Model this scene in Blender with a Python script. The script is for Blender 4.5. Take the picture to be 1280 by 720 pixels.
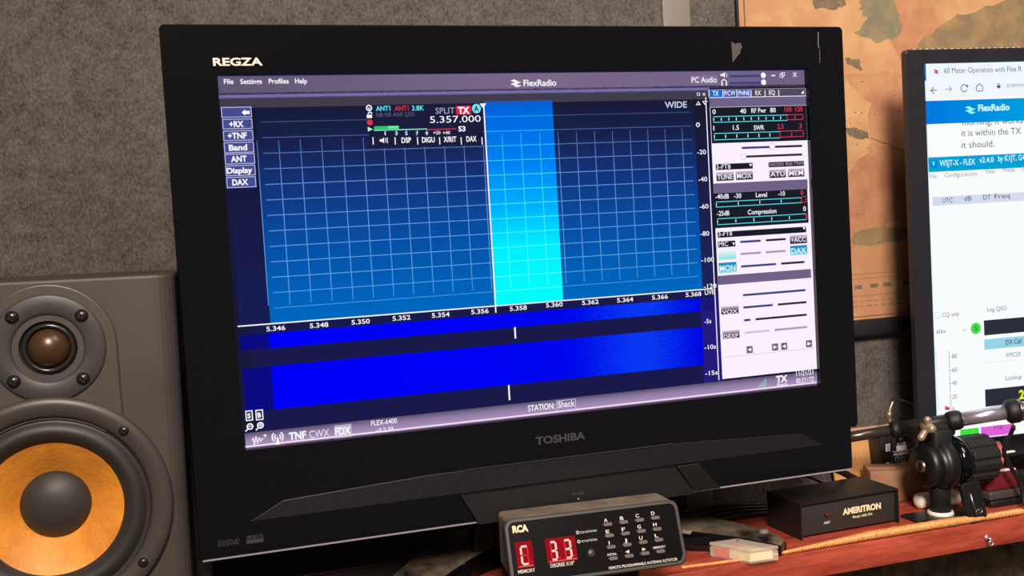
import bpy, bmesh, math, random
from mathutils import Vector, Matrix
random.seed(7)
for o in list(bpy.data.objects): bpy.data.objects.remove(o)
SC = bpy.context.scene
COL = SC.collection
ZO = 1.30                                   # height of the television display's top edge above the floor

# ------------------------------------------------------------------ camera, world, lamp, added fill, exposure
FPX = 1265.0
CAM = Vector((-0.020943, -0.906181, -0.148717 + ZO))
RX = Vector((0.955035, -0.290823, -0.057714))
RY = Vector((-0.071076, -0.035585, -0.996836))
RZ = Vector((0.287849, 0.956115, -0.054656))
cd = bpy.data.cameras.new('camera'); cd.sensor_width = 36; cd.lens = 36 * FPX / 1280
cd.clip_start = 0.01
co = bpy.data.objects.new('camera', cd); COL.objects.link(co)
co.matrix_world = Matrix(((RX.x, -RY.x, -RZ.x, CAM.x), (RX.y, -RY.y, -RZ.y, CAM.y), (RX.z, -RY.z, -RZ.z, CAM.z), (0, 0, 0, 1)))
SC.camera = co
w = bpy.data.worlds.new('world'); SC.world = w; w.use_nodes = True
w.node_tree.nodes['Background'].inputs[0].default_value = (1.0, 0.88, 0.80, 1)
w.node_tree.nodes['Background'].inputs[1].default_value = 0.12
SC.view_settings.view_transform = 'Standard'
SC.view_settings.look = 'None'
SC.view_settings.exposure = 0.0
SC.view_settings.gamma = 1.0
SC.view_settings.use_curve_mapping = False
def area(name, loc, target, size, power, col, spread=math.pi):
    l = bpy.data.lights.new(name, 'AREA'); l.shape = 'DISK'; l.size = size; l.energy = power; l.color = col; l.spread = spread
    o = bpy.data.objects.new(name, l); COL.objects.link(o); o.location = loc
    o.rotation_euler = (Vector(target) - Vector(loc)).to_track_quat('-Z', 'Y').to_euler()
    return o
area('overhead_light', (-0.15, -2.00, 2.30), (1.15, 0.1, 0.95), 0.6, 35, (1.0, 0.87, 0.76), 1.9)
area('overhead_light', (0.95, -1.25, 2.65), (0.95, 0.1, 1.0), 0.9, 14, (1.0, 0.87, 0.74))  # fill light added to brighten the upper right

# ------------------------------------------------------------------ helpers
def lin(c):
    out = []
    for v in c[:3]:
        v /= 255.0
        out.append(v / 12.92 if v <= 0.04045 else ((v + 0.055) / 1.055) ** 2.4)
    return (out[0], out[1], out[2], 1.0)
MATS = {}
def mat(name, c, rough=0.5, metal=0.0, spec=0.5, coat=0.0, var=0.0, vscale=60.0, bump=0.0, bscale=400.0, stretch=(1, 1, 1), c2=None, lo=0.35, hi=0.65, alpha=1.0, transmission=0.0):
    if name in MATS: return MATS[name]
    m = bpy.data.materials.new(name); m.use_nodes = True
    nt = m.node_tree; b = nt.nodes['Principled BSDF']
    b.inputs['Base Color'].default_value = lin(c); b.inputs['Roughness'].default_value = rough
    b.inputs['Metallic'].default_value = metal; b.inputs['Specular IOR Level'].default_value = spec
    b.inputs['Coat Weight'].default_value = coat; b.inputs['Coat Roughness'].default_value = 0.05
    b.inputs['Transmission Weight'].default_value = transmission
    tc = nt.nodes.new('ShaderNodeTexCoord'); mp = nt.nodes.new('ShaderNodeMapping')
    mp.inputs['Scale'].default_value = stretch
    nt.links.new(tc.outputs['Object'], mp.inputs[0])
    if var or c2:
        n = nt.nodes.new('ShaderNodeTexNoise'); n.inputs['Scale'].default_value = vscale; n.inputs['Detail'].default_value = 6; n.inputs['Roughness'].default_value = 0.65
        nt.links.new(mp.outputs[0], n.inputs['Vector'])
        r = nt.nodes.new('ShaderNodeValToRGB'); r.color_ramp.elements[0].position = lo; r.color_ramp.elements[1].position = hi
        if c2: a_, b_ = c, c2
        else: a_ = tuple(v * (1 - var) for v in c); b_ = tuple(min(255, v * (1 + var)) for v in c)
        r.color_ramp.elements[0].color = lin(a_); r.color_ramp.elements[1].color = lin(b_)
        nt.links.new(n.outputs['Fac'], r.inputs[0]); nt.links.new(r.outputs[0], b.inputs['Base Color'])
    if bump:
        n2 = nt.nodes.new('ShaderNodeTexNoise'); n2.inputs['Scale'].default_value = bscale; n2.inputs['Detail'].default_value = 3
        nt.links.new(mp.outputs[0], n2.inputs['Vector'])
        bp = nt.nodes.new('ShaderNodeBump'); bp.inputs['Strength'].default_value = bump; bp.inputs['Distance'].default_value = 0.002
        nt.links.new(n2.outputs['Fac'], bp.inputs['Height']); nt.links.new(bp.outputs[0], b.inputs['Normal'])
    MATS[name] = m
    return m
def emit(c, k=1.0):
    c = tuple(int(v) for v in c); name = 'glow_%d_%d_%d_%d' % (c + (int(k * 100),))
    if name in MATS: return MATS[name]
    m = bpy.data.materials.new(name); m.use_nodes = True; nt = m.node_tree
    nt.nodes.clear(); e = nt.nodes.new('ShaderNodeEmission'); o = nt.nodes.new('ShaderNodeOutputMaterial')
    e.inputs[0].default_value = lin(c); e.inputs[1].default_value = k
    nt.links.new(e.outputs[0], o.inputs[0]); MATS[name] = m
    return m
def emit_ramp(name, axis, v0, v1, stops, noise=None):
    """emission that the display itself shows: colour ramp along one axis of the display"""
    m = bpy.data.materials.new(name); m.use_nodes = True; nt = m.node_tree
    nt.nodes.clear(); e = nt.nodes.new('ShaderNodeEmission'); o = nt.nodes.new('ShaderNodeOutputMaterial')
    tc = nt.nodes.new('ShaderNodeTexCoord'); sx = nt.nodes.new('ShaderNodeSeparateXYZ'); mr = nt.nodes.new('ShaderNodeMapRange')
    nt.links.new(tc.outputs['Object'], sx.inputs[0]); nt.links.new(sx.outputs['XYZ'.index(axis)], mr.inputs['Value'])
    mr.inputs['From Min'].default_value = v0; mr.inputs['From Max'].default_value = v1
    r = nt.nodes.new('ShaderNodeValToRGB')
    els = r.color_ramp.elements
    els[0].position = stops[0][0]; els[0].color = lin(stops[0][1]); els[1].position = stops[-1][0]; els[1].color = lin(stops[-1][1])
    for p, c in stops[1:-1]:
        q = els.new(p); q.color = lin(c)
    fac = mr.outputs[0]
    if noise:
        n = nt.nodes.new('ShaderNodeTexNoise'); n.inputs['Scale'].default_value = noise[0]; n.inputs['Detail'].default_value = 2
        nt.links.new(tc.outputs['Object'], n.inputs['Vector'])
        s1 = nt.nodes.new('ShaderNodeMath'); s1.operation = 'SUBTRACT'; s1.inputs[1].default_value = 0.5; nt.links.new(n.outputs['Fac'], s1.inputs[0])
        s2 = nt.nodes.new('ShaderNodeMath'); s2.operation = 'MULTIPLY_ADD'; s2.inputs[1].default_value = noise[1]
        nt.links.new(s1.outputs[0], s2.inputs[0]); nt.links.new(mr.outputs[0], s2.inputs[2]); fac = s2.outputs[0]
    nt.links.new(fac, r.inputs[0]); nt.links.new(r.outputs[0], e.inputs[0]); nt.links.new(e.outputs[0], o.inputs[0])
    MATS[name] = m
    return m

class MB:
    """collects geometry for ONE mesh; self.f maps build coordinates to the parent's frame"""
    def __init__(self, frame=None):
        self.bm = bmesh.new(); self.mats = []; self.f = frame or Matrix.Identity(4)
    def mi(self, m):
        if m not in self.mats: self.mats.append(m)
        return self.mats.index(m)
    def poly(self, pts, m, smooth=False):
        vs = [self.bm.verts.new(self.f @ Vector(p)) for p in pts]
        f = self.bm.faces.new(vs); f.material_index = self.mi(m); f.smooth = smooth
        return self
    def merge(self, bm2, m, mtx=None, smooth=True):
        mtx = self.f @ (mtx or Matrix.Identity(4)); i = self.mi(m); mp = {}
        for v in bm2.verts: mp[v] = self.bm.verts.new(mtx @ v.co)
        for f in bm2.faces:
            try: g = self.bm.faces.new([mp[v] for v in f.verts])
            except ValueError: continue
            g.material_index = i; g.smooth = smooth
        bm2.free(); return self
    def box(self, a, b, m, bev=0.0, seg=2, mtx=None):
        bm = bmesh.new(); bmesh.ops.create_cube(bm, size=1.0)
        a = Vector(a); b = Vector(b)
        for v in bm.verts: v.co = Vector(((a[k] + b[k]) / 2 + v.co[k] * abs(b[k] - a[k])) for k in range(3))
        if bev: bmesh.ops.bevel(bm, geom=list(bm.edges) + list(bm.verts), offset=bev, segments=seg, profile=0.5, affect='EDGES')
        return self.merge(bm, m, mtx, smooth=bool(bev))
    def prism(self, outline, axis, h0, h1, m, bev=0.0, seg=2, mtx=None):
        """2-D outline extruded along axis ('X','Y' or 'Z')"""
        def p3(u, v, h): return {'Y': (u, h, v), 'Z': (u, v, h), 'X': (h, u, v)}[axis]
        bm = bmesh.new()
        A = [bm.verts.new(p3(u, v, h0)) for u, v in outline]; B = [bm.verts.new(p3(u, v, h1)) for u, v in outline]
        n = len(A); bm.faces.new(A); bm.faces.new(B[::-1])
        for i in range(n): bm.faces.new((A[i], B[i], B[(i + 1) % n], A[(i + 1) % n]))
        bmesh.ops.recalc_face_normals(bm, faces=bm.faces)
        if bev:
            ed = [e for e in bm.edges if (e.verts[0] in A) == (e.verts[1] in A)]
            bmesh.ops.bevel(bm, geom=ed, offset=bev, segments=seg, profile=0.5, affect='EDGES')
        return self.merge(bm, m, mtx, smooth=False)
    def lathe(self, prof, m, mtx=None, n=48, smooth=True, flat=()):
        """profile [(r, h)] turned about local Z"""
        bm = bmesh.new(); rings = []
        for r, h in prof:
            if r < 1e-6: rings.append([bm.verts.new((0, 0, h))])
            else: rings.append([bm.verts.new((r * math.cos(2 * math.pi * k / n), r * math.sin(2 * math.pi * k / n), h)) for k in range(n)])
        for a, b in zip(rings, rings[1:]):
            for k in range(n):
                k2 = (k + 1) % n
                if len(a) == 1 and len(b) == 1: continue
                if len(a) == 1: bm.faces.new((a[0], b[k], b[k2]))
                elif len(b) == 1: bm.faces.new((a[k], a[k2], b[0]))
                else: bm.faces.new((a[k], a[k2], b[k2], b[k]))
        bmesh.ops.recalc_face_normals(bm, faces=bm.faces)
        return self.merge(bm, m, mtx, smooth)
    def tube(self, pts, r, m, n=12, caps=True):
        pts = [Vector(p) for p in pts]; rs = r if isinstance(r, (list, tuple)) else [r] * len(pts)
        bm = bmesh.new(); rings = []; up = None
        for i, p in enumerate(pts):
            d = (pts[min(i + 1, len(pts) - 1)] - pts[max(i - 1, 0)]).normalized()
            if up is None: up = d.orthogonal().normalized()
            up = (up - d * up.dot(d)).normalized(); s = d.cross(up)
            rings.append([bm.verts.new(p + rs[i] * (up * math.cos(2 * math.pi * k / n) + s * math.sin(2 * math.pi * k / n))) for k in range(n)])
        for a, b in zip(rings, rings[1:]):
            for k in range(n): bm.faces.new((a[k], a[(k + 1) % n], b[(k + 1) % n], b[k]))
        if caps: bm.faces.new(rings[0][::-1]); bm.faces.new(rings[-1])
        bmesh.ops.recalc_face_normals(bm, faces=bm.faces)
        return self.merge(bm, m, None, True)
    def build(self, name, parent=None):
        me = bpy.data.meshes.new(name); self.bm.normal_update(); self.bm.to_mesh(me); self.bm.free()
        for m in self.mats: me.materials.append(m)
        o = bpy.data.objects.new(name, me); COL.objects.link(o)
        if parent: o.parent = parent
        return o
def smoothpath(pts, k=8):
    P = [Vector(p) for p in pts]; out = []
    for i in range(len(P) - 1):
        a = P[max(i - 1, 0)]; b = P[i]; c = P[i + 1]; d = P[min(i + 2, len(P) - 1)]
        for t in range(k):
            t /= k
            out.append(0.5 * ((2 * b) + (c - a) * t + (2 * a - 5 * b + 4 * c - d) * t * t + (3 * b - a - 3 * c + d) * t ** 3))
    out.append(P[-1]); return out
def tag(o, label, cat, group=None, kind=None):
    o['label'] = label; o['category'] = cat
    if group: o['group'] = group
    if kind: o['kind'] = kind
    return o
def thing(name, loc, label, cat, rot=(0, 0, 0), group=None):
    o = bpy.data.objects.new(name, None); COL.objects.link(o); o.empty_display_size = 0.03
    o.location = (loc[0], loc[1], loc[2] + ZO); o.rotation_euler = rot
    tag(o, label, cat, group); return o
def at_base(loc):       # frame for building in room coordinates (display-top zero) under a thing placed at loc
    return Matrix.Translation((-loc[0], -loc[1], -loc[2]))
WORLD = Matrix.Translation((0, 0, ZO))

def ray(px, py): return ((px - 640) / FPX) * RX + ((py - 360) / FPX) * RY + RZ
def aty(px, py, y):
    d = ray(px, py); t = (y - CAM.y) / d.y; p = CAM + d * t; return Vector((p.x, p.y, p.z - ZO))
def atz(px, py, z):
    d = ray(px, py); t = (z + ZO - CAM.z) / d.z; p = CAM + d * t; return Vector((p.x, p.y, p.z - ZO))

TXT = {}
def glyphs(s, bold=0.0):
    key = (s, bold)
    if key not in TXT:
        cu = bpy.data.curves.new('t', 'FONT'); cu.body = s; cu.size = 1.0; cu.offset = bold; cu.resolution_u = 3
        ob = bpy.data.objects.new('t', cu); me = bpy.data.meshes.new_from_object(ob)
        vs = [(v.co.x, v.co.y) for v in me.vertices]; fs = [tuple(p.vertices) for p in me.polygons]
        bpy.data.objects.remove(ob); bpy.data.curves.remove(cu); bpy.data.meshes.remove(me)
        TXT[key] = (vs, fs)
    return TXT[key]
class Face:
    """a flat face in the room: origin, unit U (right), V (up); helper to lay graphics on it in its own metres"""
    def __init__(self, org, U, V, out, mb, step=0.00006):
        self.o = Vector(org); self.U = Vector(U); self.V = Vector(V); self.n = Vector(out); self.mb = mb; self.step = step
    def uv(self, px, py):
        d = ray(px, py); c = Vector((CAM.x, CAM.y, CAM.z - ZO)); t = (self.o - c).dot(self.n) / d.dot(self.n); q = c + d * t - self.o
        return q.dot(self.U), q.dot(self.V)
    def p(self, u, v, l): return self.o + self.U * u + self.V * v + self.n * (l * self.step)
    def quad(self, u0, v0, u1, v1, l, m): self.mb.poly([self.p(u0, v0, l), self.p(u1, v0, l), self.p(u1, v1, l), self.p(u0, v1, l)], m)
    def rect(self, x0, y0, x1, y1, l, m):
        a = self.uv(x0, y0); b = self.uv(x1, y1); self.quad(a[0], b[1], b[0], a[1], l, m)
    def frame(self, x0, y0, x1, y1, l, m, t=0.0006):
        a = self.uv(x0, y0); b = self.uv(x1, y1)
        self.quad(a[0], a[1] - t, b[0], a[1], l, m); self.quad(a[0], b[1], b[0], b[1] + t, l, m)
        self.quad(a[0], b[1], a[0] + t, a[1], l, m); self.quad(b[0] - t, b[1], b[0], a[1], l, m)
    def hline(self, x0, y0, x1, l, m, t=0.0006):
        a = self.uv(x0, y0); b = self.uv(x1, y0); self.quad(a[0], a[1] - t / 2, b[0], a[1] + t / 2, l, m)
    def vline(self, x, y0, y1, l, m, t=0.0006):
        a = self.uv(x, y0); b = self.uv(x, y1); self.quad(a[0] - t / 2, b[1], a[0] + t / 2, a[1], l, m)
    def shape(self, pts, l, m): self.mb.poly([self.p(*self.uv(*q), l) for q in pts], m)
    def disc(self, x, y, r, l, m, n=20):
        u, v = self.uv(x, y); r = r * abs(self.uv(x + 10, y)[0] - u) / 10
        self.mb.poly([self.p(u + r * math.cos(2 * math.pi * k / n), v + r * math.sin(2 * math.pi * k / n), l) for k in range(n)], m)
    def ring(self, x, y, r, l, m, t=0.0005, n=20, a0=0, a1=360):
        u, v = self.uv(x, y); r = r * abs(self.uv(x + 10, y)[0] - u) / 10
        for k in range(n):
            A = [math.radians(a0 + (a1 - a0) * (k + d) / n) for d in (0, 1)]
            self.mb.poly([self.p(u + q * math.cos(a), v + q * math.sin(a), l) for q, a in ((r - t, A[0]), (r + t, A[0]), (r + t, A[1]), (r - t, A[1]))], m)
    def text(self, s, x0, y0, x1, h, l, m, bold=0.012):
        vs, fs = glyphs(s, bold)
        xs = [v[0] for v in vs]; cap = glyphs('H', bold)[0]; hc = max(v[1] for v in cap)
        a = self.uv(x0, y0); b = self.uv(x1, y0); t = self.uv(x0, y0 - h)
        sx = (b[0] - a[0]) / (max(xs) - min(xs)); sy = (t[1] - a[1]) / hc; x_ = min(xs)
        P = [self.p(a[0] + (v[0] - x_) * sx, a[1] + v[1] * sy, l) for v in vs]
        bmv = [self.mb.bm.verts.new(self.mb.f @ q) for q in P]; i = self.mb.mi(m)
        for f in fs:
            try: g = self.mb.bm.faces.new([bmv[k] for k in f]); g.material_index = i
            except ValueError: pass
    def swoosh(self, x, y, s, l, m):
        for dy in (0, 0.34):
            self.shape([(x, y + s * (dy + .12)), (x + .3 * s, y + s * (dy - .02)), (x + .55 * s, y + s * (dy + .04)), (x + .8 * s, y + s * (dy + .22)), (x + 1.1 * s, y + s * (dy + .22)),
                        (x + .75 * s, y + s * (dy + .42)), (x + .5 * s, y + s * (dy + .38)), (x + .28 * s, y + s * (dy + .2))], l, m)

# ------------------------------------------------------------------ materials
ZS = -0.4985                                # shelf top
WALL_Y = 0.19
def carpet_mat():
    m = bpy.data.materials.new('grey_brown_carpet'); m.use_nodes = True; nt = m.node_tree; b = nt.nodes['Principled BSDF']
    b.inputs['Roughness'].default_value = 0.95; b.inputs['Specular IOR Level'].default_value = 0.15
    tc = nt.nodes.new('ShaderNodeTexCoord')
    def noise(scale, stretch=(1, 1, 1), det=3):
        mp = nt.nodes.new('ShaderNodeMapping'); mp.inputs['Scale'].default_value = stretch; nt.links.new(tc.outputs['Object'], mp.inputs[0])
        n = nt.nodes.new('ShaderNodeTexNoise'); n.inputs['Scale'].default_value = scale; n.inputs['Detail'].default_value = det; n.inputs['Roughness'].default_value = 0.7
        nt.links.new(mp.outputs[0], n.inputs['Vector']); return n.outputs['Fac']
    a = noise(420, (1, 1, 0.6)); c = noise(70, (1, 1, 1), 5); d = noise(14)
    def mad(x, k, y=None, add=0.0):
        q = nt.nodes.new('ShaderNodeMath'); q.operation = 'MULTIPLY_ADD'; nt.links.new(x, q.inputs[0]); q.inputs[1].default_value = k
        if y is None: q.inputs[2].default_value = add
        else: nt.links.new(y, q.inputs[2])
        return q.outputs[0]
    f = mad(d, 0.25, mad(c, 0.6, mad(a, 1.0, None, -0.42)))
    r = nt.nodes.new('ShaderNodeValToRGB'); r.color_ramp.elements[0].position = 0.25; r.color_ramp.elements[1].position = 0.82
    r.color_ramp.elements[0].color = lin((60, 56, 54)); r.color_ramp.elements[1].color = lin((118, 111, 105))
    nt.links.new(f, r.inputs[0]); nt.links.new(r.outputs[0], b.inputs['Base Color'])
    bp = nt.nodes.new('ShaderNodeBump'); bp.inputs['Strength'].default_value = 0.6; bp.inputs['Distance'].default_value = 0.002
    nt.links.new(f, bp.inputs['Height']); nt.links.new(bp.outputs[0], b.inputs['Normal'])
    return m
M_carpet = carpet_mat()
M_strip = mat('grey_strip', (128, 120, 112), 0.5, var=0.04, vscale=20)
M_wood = mat('red_stained_wood', (136, 50, 38), 0.42, var=0.22, vscale=14, stretch=(1, 7, 7), bump=0.08, bscale=120, c2=(186, 82, 60))
M_gloss = mat('piano_black', (6, 6, 11), 0.07, spec=0.5, coat=0.2)
M_black = mat('black_plastic', (20, 19, 20), 0.4, var=0.1)
M_blackmatte = mat('black_matte', (17, 16, 16), 0.65, var=0.15, bump=0.05)
M_blackrub = mat('black_rubber', (14, 14, 14), 0.55)
M_dustblack = mat('dusty_black_gloss', (20, 18, 17), 0.35, c2=(118, 105, 90), vscale=11, lo=0.40, hi=0.58, coat=0.2)
M_chrome = mat('chrome', (214, 206, 222), 0.26, metal=0.85)  # lilac tint puts the screen's purple sheen into the metal colour
M_steel = mat('brushed_steel', (170, 165, 158), 0.3, metal=1.0, var=0.08)
M_white = mat('white_plastic', (240, 230, 216), 0.4)
M_cable = mat('black_cable', (20, 20, 21), 0.5)
M_logo = mat('silver_lettering', (205, 196, 184), 0.3, metal=0.3)
M_dimlogo = mat('dim_grey_lettering', (66, 64, 70), 0.35)
M_print = mat('white_print', (214, 208, 200), 0.5)

# ------------------------------------------------------------------ setting
mb = MB(WORLD); mb.box((-1.6, WALL_Y, -1.30), (2.6, WALL_Y + 0.06, 1.3), M_carpet); o = mb.build('wall_back'); o['kind'] = 'structure'
mb = MB(WORLD); mb.box((-1.6, -3.0, -1.36), (2.6, WALL_Y + 0.06, -1.30), mat('floor_brown', (70, 58, 48), 0.7, var=0.2, vscale=8)); o = mb.build('floor'); o['kind'] = 'structure'
a = aty(826, 0, WALL_Y); b = aty(859.5, 0, WALL_Y)
mb = MB(WORLD); mb.box((a.x, WALL_Y - 0.004, -1.28), (b.x + .001, WALL_Y + .001, 1.28), M_strip, 0.0012)
o = mb.build('trim_1'); o['kind'] = 'structure'

# shelf
E_ = 0.003
base = (0.6, 0.1, ZS)
sh = thing('shelf', (0.6, 0.1, ZS - 0.029), 'long red-stained wooden shelf with worn front edge under the television', 'shelf')
mb = MB(at_base((0.6, 0.1, ZS - 0.029))); mb.box((-0.75, E_, ZS - 0.029), (2.0, WALL_Y, ZS), M_wood, 0.0012); mb.build('board', sh)
for bx in (-0.6, 0.25, 1.5):
    mb = MB(at_base((0.6, 0.1, ZS - 0.029)))
    mb.prism([(0.03, ZS - .029), (WALL_Y, ZS - .029), (WALL_Y, ZS - .20), (WALL_Y - .03, ZS - .20)], 'X', bx - .012, bx + .012, M_black); mb.build('bracket', sh)

mb = MB(WORLD); mb.box((-0.9, WALL_Y - .03, -.68), (2.2, WALL_Y, -.572), mat('olive_brown_rail', (112, 98, 76), .8, var=.35, vscale=40, bump=.2, bscale=200), .006)  # rail added to give the lighter band below the shelf's shadow
o = mb.build('added_rail'); o['kind'] = 'structure'

# ------------------------------------------------------------------ television
L, Rr, T, Bm = -0.0440, 0.6195, 0.0418, -0.4150
W, H = 0.5757, 0.3238
YF = -0.005                                  # bezel front, the display sits 5 mm behind it at y = 0
tvl = (0.2885, 0.04, ZS)
tv = thing('television', tvl, 'large glossy black flat television showing a blue radio spectrum screen', 'television')
F = at_base(tvl)
mb = MB(F)
def frame_ring(mb, ol, il, y0, y1, m, bev):
    """rounded outer outline, rectangular opening"""
    bm = bmesh.new(); n = len(ol)
    def ringv(pts, y): return [bm.verts.new((u, y, v)) for u, v in pts]
    A = ringv(ol, y1); B = ringv(ol, y0 + bev); c = (sum(p[0] for p in ol) / n, sum(p[1] for p in ol) / n)
    ins = [(u + bev * (1 if u < c[0] else -1), v + bev * (1 if v < c[1] else -1)) for u, v in ol]
    Cc = ringv(ins, y0); D = ringv(il, y0); G = ringv(il, 0.0006)
    for X, Y in ((A, B), (B, Cc), (Cc, D), (D, G)):
        for k in range(n): bm.faces.new((X[k], X[(k + 1) % n], Y[(k + 1) % n], Y[k]))
    bmesh.ops.recalc_face_normals(bm, faces=bm.faces)
    mb.merge(bm, m, None, False)
def rrect(x0, z0, x1, z1, r, n=5):
    pts = []
    for cx, cz, a0 in ((x1 - r, z1 - r, 0), (x0 + r, z1 - r, 90), (x0 + r, z0 + r, 180), (x1 - r, z0 + r, 270)):
        for k in range(n + 1):
            a = math.radians(a0 + 90 * k / n); pts.append((cx + r * math.cos(a), cz + r * math.sin(a)))
    return pts
ol = rrect(L, -0.372, Rr, T, 0.0045)
il = [(W if u > 0.28 else 0.0, 0.0 if v > -0.16 else -H) for u, v in ol]
# spread the opening's vertices so the ring stays clean
frame_ring(mb, ol, il, YF, 0.03, M_gloss, 0.0012)
mb.build('bezel', tv)
# lower chin: slightly narrower block that carries the perforated speaker grille
mb = MB(F)
mb.prism(rrect(L + .0002, Bm, 0.6105, -0.3600, 0.0025), 'Y', YF + 0.0002, 0.045, M_gloss, 0.0008)
mb.build('lower_panel', tv)
# bright hairline along the bottom edge of the chin
mb = MB(F); mb.box((L + .003, YF - .0010, Bm - .0008), (0.608, YF + .002, Bm + .0003), mat('silver_edge', (176, 166, 174), 0.4, metal=0.3)); mb.build('edge_strip', tv)
# perforated grille (bump dots inside the strip's material)
def grille_mat():
    m = bpy.data.materials.new('perforated_black'); m.use_nodes = True; nt = m.node_tree; b = nt.nodes['Principled BSDF']
    b.inputs['Roughness'].default_value = 0.45
    tc = nt.nodes.new('ShaderNodeTexCoord'); mp = nt.nodes.new('ShaderNodeMapping'); mp.inputs['Scale'].default_value = (420, 0.01, 420)
    v = nt.nodes.new('ShaderNodeTexVoronoi'); v.inputs['Scale'].default_value = 1.0; v.inputs['Randomness'].default_value = 0.0
    nt.links.new(tc.outputs['Object'], mp.inputs[0]); nt.links.new(mp.outputs[0], v.inputs['Vector'])
    r = nt.nodes.new('ShaderNodeValToRGB'); r.color_ramp.elements[0].position = 0.32; r.color_ramp.elements[1].position = 0.42
    r.color_ramp.elements[0].color = lin((27, 25, 32)); r.color_ramp.elements[1].color = lin((13, 12, 15))
    nt.links.new(v.outputs['Distance'], r.inputs[0]); nt.links.new(r.outputs[0], b.inputs['Base Color'])
    return m
M_grille = grille_mat()
g0 = aty(580, 588, YF); 
mb = MB(F); zt = g0.z
mb.prism([(0.0, zt - .021), (0.03, zt - .006), (0.16, zt), (0.42, zt), (0.55, zt - .006), (0.575, zt - .021)], 'Y', YF - .0012, YF + .001, M_grille, 0.0004)
mb.build('speaker_grille', tv)
mb = MB(F); mb.box((g0.x, YF - .0022, zt), (0.405, YF + .001, zt + .0011), mat('grey_edge', (60, 58, 66), 0.3, metal=0.4)); mb.build('grille_edge', tv)
# raised control bar in the middle of the chin
c0 = aty(597, 647, YF); c1 = aty(586, 636, YF)
mb = MB(F)
mb.prism([(c0.x, Bm - .001), (0.425, Bm - .001), (0.405, zt - .022), (c1.x - .008, zt - .022)], 'Y', YF - .006, YF + .001, mat('satin_dark', (19, 17, 20), 0.5))
bar = mb.build('control_bar', tv)
mb = MB(F); mb.prism([(0.426, Bm), (0.455, Bm), (0.432, zt - .022), (0.408, zt - .022)], 'Y', YF - .0025, YF + .001, M_black, 0.0006); mb.build('side_wing', tv)
mb = MB(F); fc = Face((0, YF - .0064, 0), (1, 0, 0), (0, 0, 1), (0, -1, 0), mb); fc.text('POWER', 716, 619.5, 731, 3.2, 0, M_dimlogo, 0.02)
q = aty(723, 626, YF - .006); mb.lathe([(0, .0004), (.0006, .0002), (.0008, 0)], mat('power_dot', (190, 160, 120), .4), Matrix.Translation((q.x, YF - .0064, -.405)) @ Matrix.Rotation(math.pi / 2, 4, 'X'), 10)
mb.build('power_label', tv)
# back shell, slightly taller than the bezel
mb = MB(F); mb.prism(rrect(L + .004, -0.395, 0.611, T + .0035, 0.006), 'Y', 0.012, 0.062, M_blackmatte, 0.004, 3)
mb.prism(rrect(0.06, -0.36, 0.52, -0.03, 0.03), 'Y', 0.06, 0.088, M_blackmatte, 0.008, 3)
mb.build('back_shell', tv)
# logos
mb = MB(F); fc = Face((0, YF - .0003, 0), (1, 0, 0), (0, 0, 1), (0, -1, 0), mb)
fc.text('REGZA', 266.5, 82, 328.5, 9.6, 0, M_logo, 0.03); o = mb.build('brand_lettering', tv); o['label'] = 'silver raised brand lettering at the upper left'
mb = MB(F); fc = Face((0, YF - .0003, 0), (1, 0, 0), (0, 0, 1), (0, -1, 0), mb)
fc.text('TOSHIBA', 670, 556, 732, 9.5, 0, M_dimlogo, 0.03); o = mb.build('brand_lettering', tv); o['label'] = 'dim grey brand lettering below the screen'
mb = MB(F); fc = Face((0, YF - .0003, 0), (1, 0, 0), (0, 0, 1), (0, -1, 0), mb)
for k in (0, 1): fc.frame(272.5 + 4.6 * k, 675, 276 + 4.6 * k, 680, 0, M_dimlogo, .0005)
fc.text('DOLBY', 282, 680, 300, 4.6, 0, M_dimlogo, 0.01); fc.text('DIGITAL', 272.5, 683.5, 300, 2.6, 0, M_dimlogo, .02)
fc.text('SRS(O)', 308, 674.5, 329, 4.6, 0, M_dimlogo, .02); fc.rect(308, 675.5, 329.5, 677, 0, M_dimlogo)
mb.build('audio_badges', tv)
mb = MB(F); fc = Face((0, YF - .0003, 0), (1, 0, 0), (0, 0, 1), (0, -1, 0), mb)
fc.shape([(914, 52), (919, 55), (923, 53.5), (926, 54), (928, 59.5), (926, 61), (925.5, 66), (921, 71), (919, 74), (916, 78)], 0, mat('torn_paper', (72, 68, 68), .8))
mb.build('torn_sticker', tv)
mb = MB(F); fc = Face((0, YF - .0003, 0), (1, 0, 0), (0, 0, 1), (0, -1, 0), mb)
M_scr = mat('scratch', (96, 92, 94), .6)
fc.shape([(1022.2, 40), (1023.6, 40), (1023.4, 56), (1024.5, 61), (1022.8, 60), (1022, 56)], 0, M_scr); fc.shape([(1024.2, 62), (1024.9, 62), (1025.2, 79), (1024.6, 79)], 0, M_scr)
mb.build('scratch', tv)

# display: everything it shows is one mesh with many glowing materials
mb = MB(F); S = Face((0, 0, 0), (1, 0, 0), (0, 0, 1), (0, -1, 0), mb)
K = {}
WHT = emit((250, 248, 255)); NAVY = emit((24, 25, 58)); PUR = emit((116, 100, 136)); PURD = emit((66, 60, 76)); LIL = emit((118, 110, 170)); DARK = emit((27, 28, 42))
CY = emit((90, 230, 240)); RED = emit((225, 50, 75)); GRY = emit((95, 95, 115)); BTN = emit((70, 76, 146)); BTO = emit((186, 188, 232)); LITE = emit((252, 240, 255))
SLB = emit((60, 66, 130)); SLD = emit((46, 40, 52)); SLL = emit((176, 152, 190))
S.quad(0, -H, W, 0, 0, NAVY)
S.rect(272, 95.5, 1006, 108, 1, emit_ramp('title_bar', 'X', -.2885, .2872, [(0, (98, 86, 116)), (.5, (122, 104, 138)), (1, (112, 96, 130))]))
S.rect(273.5, 116.5, 1006, 108.6, 1, emit((30, 26, 44)))
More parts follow.
